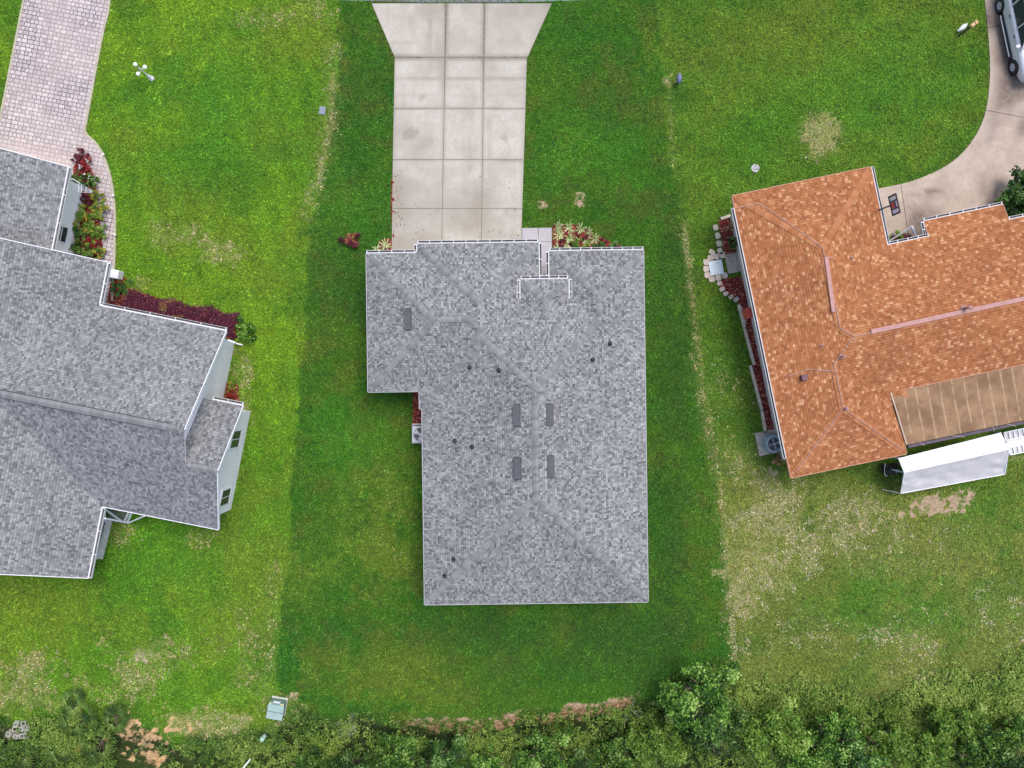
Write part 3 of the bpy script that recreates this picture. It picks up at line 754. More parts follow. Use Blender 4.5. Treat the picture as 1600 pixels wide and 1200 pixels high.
    for ci, c in enumerate(comps):
        if c.passive: continue
        x0, y0, x1, y1 = c.b; i0 = inset+ci*.004; x0 += i0; y0 += i0; x1 -= i0+getattr(c, 'ein', 0); y1 -= i0
        if x1-x0 < .3 or y1-y0 < .3: continue
        ring = []
        for (p, q) in (((x0, y0), (x1, y0)), ((x1, y0), (x1, y1)), ((x1, y1), (x0, y1)), ((x0, y1), (x0, y0))):
            n = 24
            for k in range(n): ring.append((p[0]+(q[0]-p[0])*k/n, p[1]+(q[1]-p[1])*k/n))
        N = len(ring); vs = [T(x, y, -.2) for x, y in ring]+[T(x, y, c.h(x, y)-.14) for x, y in ring]
        wb.add(vs, [[i, (i+1) % N, N+(i+1) % N, N+i] for i in range(N)])
    if wallm: wb.build('wall', wallm, house)
    # gutters: open troughs with straps
    if gutters:
        for (p, q, z, out, straps) in gutters:
            gb = MB(); tb = MB()
            p = Vector(p); q = Vector(q); o_ = Vector(out)
            def pt(v, off, zz): return T(v.x+o_.x*off, v.y+o_.y*off, zz)
            gb.beam(pt(p, .150, z-.07), pt(q, .150, z-.07), .014, .12)
            gb.beam(pt(p, .045, z-.02), pt(q, .045, z-.02), .026, .05)
            tb.beam(pt(p, .095, z-.115), pt(q, .095, z-.115), .10, .012)
            d = (q-p); L = d.length; d.normalize()
            gb.beam(pt(p+d*.008, .03, z-.07), pt(p+d*.008, .155, z-.07), .016, .12); gb.beam(pt(q-d*.008, .03, z-.07), pt(q-d*.008, .155, z-.07), .016, .12)
            if straps:
                n = max(1, round(L/straps))
                for k in range(n+1):
                    v = p+d*min(max(L*k/n, .03), L-.03); gb.beam(pt(v, .02, z+.002), pt(v, .165, z+.002), .035, .012)
            g = gb.build('gutter', M_gut, house); tb.build('gutter_debris', M_trough, g)
    return roof
def frame(ox, oy, ang):
    ca, sa = math.cos(R(ang)), math.sin(R(ang))
    def T(x, y, z=0): return Vector((ox+x*ca-y*sa, oy+x*sa+y*ca, z))
    return T
def slope_matrix(T, c_pl):
    a, b, cc = c_pl; e = T(1, 0, a)-T(0, 0, 0); n = T(0, 1, b)-T(0, 0, 0)
    e = Vector(e).normalized(); nn = e.cross(Vector(n)).normalized(); u = nn.cross(e)
    return Matrix((e, u, nn)).transposed()
EV = 2.7; k_ = (CAMZ-EV)/FPX

# --- centre house
Tc = frame(0, 0, .75)
def lc(px, py): return ((px-800)*k_, -(py-600)*k_)
pc = .417
xw, y2 = lc(575, 609.5); xm, ys = lc(659, 943); xe, yn = lc(1008, 393.5); xg0, yg = lc(655, 379.5); xg1, yme = lc(844, 432); xr0, _ = lc(861, 0)
centre = thing('house', Tc((xm+xe)/2, (ys+yme)/2, 0), 'middle house with mottled grey hip roof at the foot of the wide driveway', 'house')
comps = [Comp(xm, ys, xe, yme, pc, EV, 'NSEW'), Comp(xw, y2, xg1, yn, pc, EV, 'NSEW'), Comp(xg0, yg-7.5, xg1, yg, pc, EV, 'NEWS'), Comp(xr0, yme-4.0, xe, yn, pc, EV, 'NEW')]
px0, py1 = ((813.5-800)*(CAMZ-3.15)/FPX+.06, -(437-600)*(CAMZ-3.15)/FPX); px1 = (888-800)*(CAMZ-3.15)/FPX+.06
comps.append(Comp(px0, py1-3.2, px1, py1, pc, 3.15, 'NEW'))
gut = [((xg0, yg), (xg1, yg), EV, (0, 1), .53), ((xg1, yg), (xg1, yme), EV, (1, 0), .62), ((xr0, yn), (xr0, yme), EV, (-1, 0), .6), ((xr0, yn), (xe, yn), EV, (0, 1), .5),
       ((xw, yn), (xg0-.02, yn), EV, (0, 1), .6), ((xg0, yn+.03), (xg0, yg), EV, (-1, 0), .5),
       ((px0, py1), (px1, py1), 3.15, (0, 1), .45), ((px0, py1), (px0, py1-1.15), 3.15, (-1, 0), .5), ((px1, py1), (px1, py1-1.15), 3.15, (1, 0), .5)]
M_drip = plain('grey_drip_edge', (.34,.35,.37), .5, .05)
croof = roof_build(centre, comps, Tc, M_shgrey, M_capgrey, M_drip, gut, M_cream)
def ch(x, y): return max(c.h(x, y) for c in comps)
def roof_pt(px, py, hfun, Tinv):
    z = 3.5
    for _ in range(12):
        p = P(px, py, z); l = Tinv(p.x, p.y); z = .5*z+.5*hfun(*l)
    return l, z
Tci = lambda X, Y: (X*math.cos(R(.75))+Y*math.sin(R(.75)), -X*math.sin(R(.75))+Y*math.cos(R(.75)))
def which(x, y, cs):
    best = max(cs, key=lambda c: c.h(x, y)); return min(best.pl, key=lambda p: p[0]*x+p[1]*y+p[2])
for (px, py) in [(638,499),(808,649),(858.5,648),(809,732),(860,729)]:
    l, z = roof_pt(px, py, ch, Tci); M3 = slope_matrix(Tc, which(l[0], l[1], comps)); c = Tc(l[0], l[1], z)
    b = MB(); up = M3 @ Vector((0, 0, 1))
    left = px in (638, 808, 809)
    ux = 1 if left else -1       # uphill along x
    # flat flange, sloping hood open at its lower edge
    b.box(c+up*.012, (.32, 1.0, .012), M=M3)
    b.build('vent_flange', M_vent, croof)
    b = MB(); loc = lambda x, y, zz: c+M3 @ Vector((x, y, zz))
    hi = ux*.13; lo = -ux*.14
    vs = [loc(hi, -.46, .025), loc(hi, .46, .025), loc(lo, .46, .13), loc(lo, -.46, .13), loc(hi, -.46, .02), loc(hi, .46, .02), loc(lo, .46, .06), loc(lo, -.46, .06)]
    b.add(vs, [[0,1,2,3],[3,2,6,7],[0,3,7,4],[1,5,6,2],[4,7,6,5]])
    v_ = b.build('roof_vent', M_vent, croof, bevel=.006)
for (px, py, r) in [(734,574,.035),(780,579,.03),(953,537,.035),(926,562,.03),(711,689,.04),(738,698,.022),(709,874,.035),(695,900,.035)]:
    l, z = roof_pt(px, py, ch, Tci); c = Tc(l[0], l[1], z); b = MB(); b.smooth = True
    b.lathe(c, [(.001,.03),(.11,.03),(.10,-.02)], 14, slope_matrix(Tc, which(l[0], l[1], comps))); b.cyl(c-Vector((0,0,.05)), c+Vector((0,0,.26)), r*1.5, r*1.5, 12)
    b.lathe(c, [(r*1.5,.262),(r*.9,.262),(r*.9,.10)], 12); b.build('vent_pipe', M_pipe, croof)
b = MB(); c = Tc(xg1*.5+xr0*.5, yme-.45, 0)
b.box(c+Vector((0, .0, 1.1)), (.9, .06, 2.1)); b.build('front_door', plain('door_paint', (.25,.18,.16), .5), centre)
b = MB(); b.box(Tc((xg0+xg1)/2, yg-.46, 1.1), (4.6, .06, 2.15), R(.75)); b.build('garage_door', M_white, centre, bevel=.01)
def window(house, T, x, y, z, wd, ht, nx_, ny_, ang):
    rail = nx_ == 2
    m3 = Matrix.Rotation(ang, 3, 'Z'); c = T(x, y, z); b = MB()
    for s in (-1, 1): b.box(c+m3 @ Vector((s*wd/2, 0, 0)), (.06, .07, ht+.06), ang)
    for s in (-1, 1): b.box(c+Vector((0, 0, s*ht/2)), (wd-.06, .07, .06), ang)
    b.box(c, (.03, .06, ht-.06), ang) if not rail else b.box(c, (wd-.06, .06, .05), ang)
    f = b.build('window', M_white, house); g = MB(); g.box(c, (wd-.07, .02, ht-.07), ang); g.build('pane', M_glass, f); return f

# --- left house
Tl0 = P(353, 517, EV); AL = -11.3; Tl = frame(Tl0.x, Tl0.y, AL); pl_ = .583
lefth = thing('house', Tl(-6, -5, 0), 'white walled house with blue grey gable roofs at the left edge', 'house')
lcomps = [Comp(-14, -8.94, 0, 0, pl_, EV, 'NS'), Comp(0, -8.94, 1.42, -3.19, pl_, EV, 'NS'), Comp(-16.5, 1.6, -8.52, 5.91, pl_, EV, 'EW'),
          Comp(-17.7, -8.94, -5.9, 2.0, pl_, EV, 'EWS'), Comp(-15.97, -12.26, -3.97, 0, pl_, EV, 'EWN'),
          Comp(-.6, -6.06, 0, -3.19, pl_, EV, 'N', passive=True)]
lgut = [((-5.9, 0), (0, 0), EV, (0, 1), 1.2), ((0.02, -3.19), (1.42, -3.19), EV, (0, 1), .9), ((-5.9, .05), (-5.9, 2.0), EV, (1, 0), 1.2), ((-8.52, 2.05), (-8.52, 5.91), EV, (1, 0), 1.3),
        ((-3.97, -12.26), (-3.97, -8.98), EV, (1, 0), 1.1)]
lcomps[3].ein = 1.5; lcomps[4].ein = 1.8
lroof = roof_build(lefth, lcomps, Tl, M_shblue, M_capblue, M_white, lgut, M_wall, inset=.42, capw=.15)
al = R(AL); ea = al+R(90)
window(lefth, Tl, -8.52-.375, 2.95, 1.55, .75, 1.0, 2, 1, ea)
window(lefth, Tl, 1.42-.42+.03, -4.9, 1.55, .85, 1.25, 1, 1, ea); window(lefth, Tl, 1.42-.42+.03, -7.7, 1.35, .8, 1.25, 1, 1, ea)
b = MB()     # vent strip under the main ridge caps
b.beam(Tl(-8.6, -4.47+.16, 5.30-.05), Tl(-.75, -4.47+.16, 5.30-.05), .05, .06); b.beam(Tl(-8.6, -4.47-.16, 5.30-.05), Tl(-.75, -4.47-.16, 5.30-.05), .05, .06)
b.build('ridge_vent', M_vent, lroof)
b = MB()
for k in range(50):
    x = -8.6+k*.157; vs = [Tl(x, -4.47+.15, 5.31), Tl(x, -4.47, 5.385), Tl(x, -4.47-.15, 5.31), Tl(x+.2, -4.47-.15, 5.30), Tl(x+.2, -4.47, 5.37), Tl(x+.2, -4.47+.15, 5.30)]
    b.add(vs, [[0,1,4,5],[1,2,3,4]])
o = b.build('ridge_cap', M_capblue, lroof); at = o.data.attributes.new('rnd', 'FLOAT', 'POINT'); at.data.foreach_set('value', np.repeat(rng.random(50), 6).astype(np.float32))
b = MB(); b.smooth = True; cc = P(219, 713, 4.0); b.lathe(Tl(-2.6, -6.55, 3.9), [(.03,.2),(.10,.18),(.10,.0),(.16,-.1)], 14); b.build('vent_pipe', M_vent, lroof)
# porch wall, downspout, screened lanai at the back
b = MB(); q = P(174, 427, .55); b.box((q.x, q.y, .27), (.66, .42, .56), al); b.build('porch_wall', M_white, lefth, bevel=.03)
b = MB(); q0 = P(163, 450, .06); b.box((q0.x, q0.y+.1, .05), (.55, 1.5, .08), al); b.build('porch_floor', M_paver, lefth)
b = MB(); b.tube([P(356, 531, 2.3), P(366, 535, 2.2), P(367, 536, .3), P(379, 539, .15)], .04); b.build('downspout', M_white, lefth)
b = MB()
lan = [P(172, 812, 0), P(157, 872, 0)]
b.beam(lan[0]+Vector((0, 0, .05)), lan[1]+Vector((0, 0, .05)), .28, .16); b.build('lanai_kerb', M_block, lefth)
b = MB()
for (a_, c_) in [(P(139, 878, 2.6), P(158, 870, .1)), (P(151, 826, 2.6), P(161, 819, .1)), (P(160, 793, 2.3), P(191, 815, .15)), (P(226, 806, 2.4), P(201, 817, .15)), (P(164, 810, 2.55), P(201, 817, .12)),
                 (P(163, 795, 2.5), P(164, 815, .1)), (P(206, 800, 2.5), P(199, 817, .1)), (P(201, 800, 2.4), P(194, 816, .1))]:
    b.beam(a_, c_, .07, .07)
b.build('lanai_frame', M_white, lefth)
b = MB(); b.poly([P(135, 800, .06), P(200, 818, .06), P(170, 815, .06), P(157, 870, .06), P(120, 872, .06)][::-1]); b.build('lanai_floor', plain('grey_decking', (.13,.12,.15), .8), lefth)
b = MB()
for k in range(5): b.beam(P(168+k*.6, 795+k*3.6, .15), P(196+k*.4, 801+k*3.6, .15), .04, .03)
b.build('deck_boards', plain('pale_decking', (.28,.27,.31), .8), lefth)

# --- right house
Tr0 = P(1144, 306, EV); AR = 11.8; Tr = frame(Tr0.x, Tr0.y, AR); pr = .25
righth = thing('house', Tr(7, -7, 0), 'house with an orange terracotta shingle roof on the right side of the photo', 'house')
YN = -3.66
rcomps = [Comp(0, -11.08, 20, YN, pr, EV, 'NWS'), Comp(0, -11.08, 6.44, 0, pr, EV, 'NEWS'), Comp(0, -13.12, 5.37, -6, pr, EV, 'EWS'),
          Comp(8.41, YN-1.5, 12.1, -2.91, pr, EV, 'N', planes=[(0, -pr, EV+pr*YN)])]
rcomps[0].b = (0, -10.2, 20, YN); rcomps[0].fp = [(0, -10.2), (20, -10.2), (20, YN), (0, YN)]; rcomps[0].half[2] = (0, 1, 10.2)
rgut = [((0, -.55), (0, -12.2), EV, (-1, 0), 0), ((6.44, 0), (6.44, YN-.02), EV, (1, 0), 0), ((6.46, YN), (8.40, YN), EV, (0, 1), .5), ((8.41, YN+.03), (8.41, -2.91), EV-.16, (-1, 0), .4),
        ((8.41, -2.91), (12.1, -2.91), EV-.19, (0, 1), .6), ((12.12, YN), (16, YN), EV, (0, 1), .6)]
M_tdrip = plain('terracotta_drip_edge', (.42,.22,.14), .6, .1)
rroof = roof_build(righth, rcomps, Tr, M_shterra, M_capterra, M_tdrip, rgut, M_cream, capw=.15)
def rh(x, y): return max(c.h(x, y) for c in rcomps)
def Tri(X, Y):
    dx, dy = X-Tr0.x, Y-Tr0.y; ca, sa = math.cos(R(AR)), math.sin(R(AR)); return (dx*ca+dy*sa, -dx*sa+dy*ca)
def rp(px, py, up=.05):
    l, z = roof_pt(px, py, rh, Tri); return Tr(l[0], l[1], z+up)
b = MB(); b.beam(rp(1290,402,.07), rp(1301.5,488,.07), .17, .06); b.build('ridge_vent', M_mauve, rroof, bevel=.01)
b = MB(); b.beam(rp(1360,518.5,.07), rp(1640,458,.07), .20, .06); b.build('ridge_vent', M_mauve, rroof, bevel=.01)
b = MB(); b.beam(rp(1292,404,.09)+Vector((.0,0,0)), rp(1301,402,.05), .05, .04); b.build('flashing', M_mauve, rroof)
b = MB()
cables = [[(.02,-.6),(1.1,-.62),(3.22,-3.25),(3.22,-6.9),(3.71,-7.37),(4.95,-7.37)], [(3.71,-7.37),(2.69,-8.4),(2.69,-10.43),(.2,-12.9)], [(.7,-8.55),(1.6,-8.4),(2.69,-8.75)], [(2.69,-10.43),(5.2,-12.9)]]
for line in cables:
    b = MB(); pts = []
    for (a_, c_) in zip(line[:-1], line[1:]):
        for k in range(4):
            x_ = a_[0]+(c_[0]-a_[0])*k/4+random.uniform(-.02, .02); y_ = a_[1]+(c_[1]-a_[1])*k/4; pts.append(Tr(x_, y_, rh(x_, y_)+.07))
    pts.append(Tr(*line[-1], rh(*line[-1])+.07)); b.tube(pts, .012, 5); b.build('lightning_cable', M_copper, rroof)

b = MB(); q = rp(1255,590,.1); b.box(q, (.26, .26, .26), R(AR)); b.build('roof_vent', plain('purple_brown_metal', (.13,.06,.08), .6), rroof, bevel=.02)
for (px, py, r, hh) in [(1506,482,.07,.5),(1315,557,.05,.3),(1320,638,.05,.25),(1283,540,.03,.15),(1330,403,.03,.12)]:
    b = MB(); b.smooth = True; q = rp(px, py, 0); b.cyl(q-Vector((0,0,.05)), q+Vector((0,0,hh)), r, r, 10); b.lathe(q, [(r,.02),(r*2.2,.02),(r*2.3,-.03)], 10)
    b.lathe(q, [(r*1.6,hh),(r*1.6,hh+.03),(.001,hh+.06)], 10); b.build('vent_pipe', M_mauve, rroof)
# flat roof of the screened porch with seams and its dark gutter
m = NT('tan_roll_roofing'); p_ = m.pos(); rot = m.mapping(p_, R(-AR)); sx = m.n.new('ShaderNodeSeparateXYZ'); m.l.new(rot, sx.inputs[0])
fr = m.math('ABSOLUTE', m.math('SUBTRACT', m.math('FRACT', m.math('ADD', m.math('DIVIDE', sx.outputs[0], .56), m.math('MULTIPLY', m.noise(p_, .8, 3), .25))), .5))
n1 = m.noise(p_, 1.2, 5, .65); c_ = m.mix(m.mr(n1, .3, .7), (.19,.108,.060), (.31,.195,.110)); seam = m.mr(fr, .40, .47, 0, .75)
c_ = m.mix(m.math('MULTIPLY', seam, m.mr(m.noise(p_, 2.5, 4), .3, .6)), c_, (.43,.30,.18)); c_ = m.mix(1.0, c_, m.ramp(m.noise(p_, 20, 4), [(.3, (.85,.85,.85)), (.7, (1.12,1.12,1.12))]), 'MULTIPLY')
M_roll = m.out(c_, .85, .3)
b = MB(); L0 = [(5.17,-10.1,2.88),(16,-10.1,2.88),(16,-12.72,2.72),(5.46,-12.72,2.72)]
top = [Tr(*q) for q in L0]; bot = [Tr(q[0], q[1], q[2]-.1) for q in L0]; b.add(top+bot, [[3,2,1,0],[4,5,6,7],[0,1,5,4],[1,2,6,5],[2,3,7,6],[3,0,4,7]]); b.build('porch_roof', M_roll, righth)
b = MB(); b.beam(Tr(5.3,-10.06,2.90), Tr(16,-10.06,2.90), .05, .03); b.beam(Tr(5.15,-10.2,2.90), Tr(5.44,-12.7,2.75), .06, .03); b.build('flashing', plain('pale_flashing', (.42,.33,.25), .5), righth)
b = MB(); b.beam(Tr(5.5,-12.81,2.70), Tr(16,-12.81,2.70), .13, .09); b.build('porch_gutter', plain('dark_purple_gutter', (.07,.05,.075), .6, .3, 7), righth)
b = MB()
for k in range(7): b = MB(); b.beam(Tr(6.2+k*1.4+random.uniform(-.4,.4), -12.72, 2.80), Tr(6.4+k*1.4+random.uniform(-.3,.3), -12.9, 2.78), .02, .02); b.build('gutter_hanger', M_copper, righth)
b = MB()
b.tube([rp(1360,560,-5)]*1+[Tr(9.8,-12.7,2.78)] if False else [Tr(13.0,-12.7,2.78), Tr(13.2,-12.1,2.80), Tr(13.35,-11.9,2.82)], .015, 5); b.build('cable', M_copper, righth)
b = MB(); b.box(Tr(13.4,-11.9,2.87), (.15,.15,.12), 0); b.build('roof_box', M_vent, righth, bevel=.02)
b = MB(); b.beam(Tr(5.9,-12.3,.05), Tr(16,-12.3,.05), .2, .3); b.build('porch_base', M_cream, righth)
b = MB(); b.box(Tr(-.0+.40, -5.35, 1.5), (.30, .5, .7), R(AR)); b.build('meter_box', M_red, righth, bevel=.02).location = Tr(-.42,0,0)-Tr(0,0,0)
# white entry door trim in the niche by the driveway
b = MB(); b.beam(Tr(8.25, YN+.05, 1.9), Tr(8.15, -2.95, 1.9), .08, .08); b.tube([Tr(6.9, YN+.0, .1), Tr(8.15, -2.95, 1.95)], .04, 6); b.tube([Tr(6.95, YN+.15, .1), Tr(8.2, YN+.1, 1.9)], .035, 6)
b.build('entry_frame', M_white, righth)

# ------------------------------------------------------------------ leaves and plants
def crown_mesh(name, r, h, lumps, nleaf, leaf, mat, seed, parent=None, zc=None, flat=1.0, loc=None, hollow=.55, tone=None):
    """leaf clumps on many small lumps scattered through an uneven crown"""
    g = np.random.default_rng(seed); Cs = []; Ns = []; T_ = []
    zc = h*.6 if zc is None else zc
    for k in range(lumps):
        a = g.uniform(0, 2*math.pi); rr = r*math.sqrt(g.uniform(0, 1))*(.62+.5*g.uniform()); prof = math.sqrt(max(0, 1-(rr/(r*1.15))**2))
        zt = zc+(h-zc)*prof*g.uniform(.35, 1.05)*flat - (h*.35*g.uniform() if g.uniform() < .35 else 0)
        c = np.array([rr*math.cos(a)*(1+.25*math.sin(3*a+seed)), rr*math.sin(a)*(1+.25*math.cos(2*a+seed)), zt]); lr = r*g.uniform(.13, .27)
        m = int(nleaf/lumps*g.uniform(.6, 1.4)); d = g.normal(size=(m, 3)); d[:, 2] = d[:, 2]*.8+.25; d /= np.linalg.norm(d, axis=1, keepdims=True)
        rad = lr*(hollow+(1-hollow)*g.random(m)**.6)*(1+.25*g.normal(size=m))
        Cs.append(c+d*rad[:, None]*np.array([1, 1, .75])); nn = d*.7+g.normal(size=(m, 3))*.45+np.array([0, 0, .55]); Ns.append(nn)
        T_.append(np.clip(g.normal(.42+.18*g.normal(), .27, m), 0, 1))
    C = np.concatenate(Cs); N = np.concatenate(Ns); t = np.concatenate(T_); V, F = leaf_cards(C, N, leaf*g.uniform(.6, 1.35, len(C)), seed=seed)
    return np_mesh(name, V, F, mat, parent=parent, attrs={'rnd': np.repeat(t, 4)}, loc=loc)
def limbs(r, h, seed, n=6, base=.09):
    g = random.Random(seed); b = MB(); b.smooth = True; top = Vector((g.uniform(-.1, .1)*h, g.uniform(-.1, .1)*h, h*.72))
    b.cyl((0, 0, -.3), top*.45, base, base*.75, 8); b.cyl(top*.45, top, base*.75, base*.35, 8)
    for k in range(n):
        a = 2*math.pi*k/n+g.uniform(-.4, .4); s = top*g.uniform(.3, .75); e = Vector((math.cos(a)*r*.75, math.sin(a)*r*.75, h*g.uniform(.6, .95))); m_ = (s+e)/2+Vector((0, 0, .12*h))
        b.cyl(s, m_, base*.5, base*.32, 6); b.cyl(m_, e, base*.32, base*.1, 6)
        for j in range(2):
            f = e+Vector((g.uniform(-.3, .3)*r, g.uniform(-.3, .3)*r, g.uniform(0, .15)*h)); b.cyl(m_, f, base*.2, base*.06, 5)
    return b
def tree_proto(mat, r, h, lumps, nleaf, leaf, seed):
    t = thing('tree', (0, 0, 0), None, 'tree'); crown_mesh('crown', r, h, lumps, nleaf, leaf, mat, seed, parent=t)
    limbs(r, h, seed).build('trunk', M_trunk, t); return t
def shrub(name, px, py, r, h, mat, label, cat, seed, n=900, leaf=.09, group=None, z=0, lumps=16, stem=True):
    q = P(px, py, h*.7); zz = float(gz(q.x, q.y))+z
    t = thing(name, (q.x, q.y, zz), label, cat, group=group)
    crown_mesh('foliage', r, h, lumps, n, leaf, mat, seed, parent=t, zc=h*.35)
    if stem: limbs(r, h, seed, 5, .025).build('stem', M_trunk, t)
    return t
tp = [tree_proto(M_leaf_mid, 1.55, 3.0, 60, 7000, .15, 3), tree_proto(M_leaf_dark, 1.5, 3.2, 55, 6500, .14, 5), tree_proto(M_leaf_lime, 1.45, 2.6, 60, 6500, .14, 8), tree_proto(M_leaf_mid, 1.3, 2.2, 45, 5000, .12, 12)]
TREES = [ # px, py, proto, scale, label
 (1098,1078,0,1.05,'bushy green tree crown reaching up into the lawn just right of the red soil bank'),
 (1122,1140,1,.85,'dark green tree below the bushy tree that reaches into the lawn'),
 (1025,1150,2,1.0,'light yellow green tree under the right end of the red soil bank'),
 (962,1172,3,1.0,'small green tree left of the light one under the right end of the soil bank'),
 (856,1166,0,.95,'round pale leaved tree directly under the middle of the bare soil bank'),
 (905,1205,1,.9,'dark tree cut by the bottom edge between two paler trees below the soil bank'),
 (765,1185,3,.95,'small green tree at the bottom edge below the left end of the soil bank'),
 (693,1178,1,.95,'dark leaved tree at the bottom edge straight below the left wall of the middle house'),
 (622,1165,3,1.05,'low spreading green tree at the bottom edge right of the grey dead twigs'),
 (553,1190,1,.8,'dark low tree below the grey dead twigs at the bottom edge'),
 (480,1180,3,.9,'small tree in the thicket right of and below the green utility box'),
 (1205,1150,2,1.05,'yellow green tree to the right of the long dark gap in the thicket'),
 (1300,1160,0,.85,'wide green tree just beneath the olive lawn of the right hand lot'),
 (1262,1195,3,1.1,'green tree cut by the bottom edge below the yellow green one'),
 (1372,1178,2,.95,'green tree under the dead brown patch at the lower right'),
 (1348,1200,1,.95,'dark tree at the bottom edge right of the green tree cut by the frame'),
 (1437,1180,2,.95,'tall feathery green tree left of the darkest gap at the lower right'),
 (1500,1140,2,.85,'small yellow green tree on the edge of the olive lawn near the right corner'),
 (1535,1180,3,1.15,'rounded green tree right of the darkest gap at the lower right'),
 (1594,1140,3,.8,'green tree cut by the right edge just above the corner'),
 (1600,1205,1,1.0,'dark tree filling the bottom right corner of the photo')]
used = set()
for i, (px, py, k, sc, lab) in enumerate(TREES):
    sc = sc*(.88 if px < 1060 else 1.0); py = py+(20 if px < 1060 else 0); hgt = [3.0, 3.2, 2.6, 2.2][k]*sc*.7; q = P(px, py, hgt-.6); zz = float(gz(q.x, q.y))
    loc = (q.x, q.y, zz-.1)
    if k not in used: t = tp[k]; used.add(k); t.location = loc; t.scale = (sc,)*3; t.rotation_euler = (0, 0, random.uniform(0, 6.28)); t['label'] = lab
    else: t = dup(tp[k], loc, random.uniform(0, 6.28), sc, lab)
    t['group'] = 'trees in the thicket along the bottom edge'

# undergrowth: uncountable low leaves over the whole belt
def undergrowth():
    g = np.random.default_rng(4); xs = g.uniform(-27.5, 27.5, 40000); ys = g.uniform(-22.0, -12.0, 40000)
    d = vegd(xs, ys); dens = sstep(-.25, .5, d)*(.35+.65*(fbm(xs, ys, .9, 3, 13) > .43))
    rightside = (xs > 11)*sstep(-.9, .9, d)*.95; dens = np.maximum(dens, rightside)
    bank = np.interp(xs, bx_, by_)-ys
    soil = np.exp(-((bank-.35)/1.0)**4)*(.75+.25*sstep(.30, .50, fbm(xs, ys, .75, 4, 44)))*(xs > XY(440, 0)[0])*(xs < XY(1065, 0)[0])*(.5+.5*sstep(XY(600, 0)[0], XY(700, 0)[0], xs)); dens = dens*(1-.97*soil*(.55+.45*(fbm(xs, ys, 1.6, 3, 92) > .47))); dens = dens*(1-.35*((xs < XY(1160, 0)[0]) & (fbm(xs, ys, .55, 3, 91) < .5)))
    dens = dens*(1-.97*np.clip(blob(xs, ys, 228,1160,95,75)*4, 0, 1))*(1-.75*np.clip(blob(xs, ys, 320,1130,80,25)*3, 0, 1))*(1-.9*np.clip(blob(xs, ys, 30,1140,30,22)*3, 0, 1))
    dens = dens*(1-.95*(np.hypot(xs-P(431,1107).x, ys-P(431,1107).y) < .62))*(1-.95*(np.hypot(xs-P(411,1149).x, ys-P(411,1149).y) < .3))
    keep = g.random(40000) < dens; xs = xs[keep]; ys = ys[keep]; d = d[keep]; n = len(xs)
    hh = (.12+.55*fbm(xs, ys, .7, 3, 19)*sstep(-.5, 2.5, d)+.25*g.random(n)*sstep(-.2, 1.5, d)); z0 = gz(xs, ys)
    m = 17; C = np.repeat(np.stack([xs, ys, z0+hh*.75], 1), m, 0); dd = g.normal(size=(n*m, 3)); dd /= np.linalg.norm(dd, axis=1, keepdims=True); dd[:, 2] = np.abs(dd[:, 2])
    rr = np.repeat(.12+.16*g.random(n), m)*g.random(n*m)**.4
    C = C+dd*rr[:, None]*np.array([1, 1, 1.0]); N = dd*.5+g.normal(size=(n*m, 3))*.45+np.array([0, 0, .6])
    tone = np.repeat(np.clip(.40+.2*(xs > 11)+.8*(fbm(xs, ys, .6, 3, 23)-.35)+.16*g.normal(size=n), 0, 1), m)+.16*g.normal(size=n*m)
    V, F = leaf_cards(C, N, g.uniform(.06, .15, n*m), asp=.45, seed=6)
    o = np_mesh('undergrowth', V, F, leafmat('undergrowth_leaves', [(0, (.018,.05,.010)), (.3, (.055,.13,.015)), (.55, (.12,.21,.03)), (.85, (.22,.31,.055)), (1, (.30,.38,.09))]), attrs={'rnd': np.repeat(np.clip(tone, 0, 1), 4)})
    tag(o, 'dense low weeds and vines growing along the bottom edge', 'undergrowth', kind='stuff')
undergrowth()

# dead twigs
def twigs(px, py, r, label, seed, n=14, z=.1):
    q = P(px, py, .5); g = random.Random(seed); t = (q.x, q.y, float(gz(q.x, q.y))); b = MB()
    for k in range(n):
        a = g.uniform(0, 6.28); p = Vector(t); d = Vector((math.cos(a), math.sin(a), g.uniform(.3, 1.1))).normalized(); L = r*g.uniform(.5, 1.1)
        for j in range(4):
            e = p+d*L/4; b.cyl(p, e, .010*(1-j*.2), .010*(.8-j*.2)+.002, 5)
            if j > 0:
                f = e+(d+Vector((g.uniform(-1, 1), g.uniform(-1, 1), .1))*.9).normalized()*L*.22; b.cyl(e, f, .007, .004, 4)
            p = e; d = (d+Vector((g.uniform(-.4, .4), g.uniform(-.4, .4), -.12))).normalized()
    o = b.build('dead_shrub', M_twig, origin=t); tag(o, label, 'dead shrub', 'leafless shrubs in the thicket'); return o
twigs(541,1138,.62,'leafless grey shrub standing below the dark back lawn of the middle house',1, 34)
twigs(985,1118,.7,'leafless grey twigs hanging over the right end of the red soil bank',2,10)
twigs(745,1183,.8,'pale bare branches poking out of the thicket at the bottom centre',3,9)
twigs(1350,1160,.9,'single crooked white branch among dark leaves at the lower right',4,5)
twigs(990,1180,.9,'tangle of bare grey branches under the light tree below the soil bank',5,16)
b = MB(); b.tube([P(378,1203,.7), P(391,1186,.55)], .035, 7); tag(b.build('fence_rail', M_white, origin=P(385,1195,.5)), 'pale diagonal rail sticking up at the bottom edge left of the thicket', 'rail')

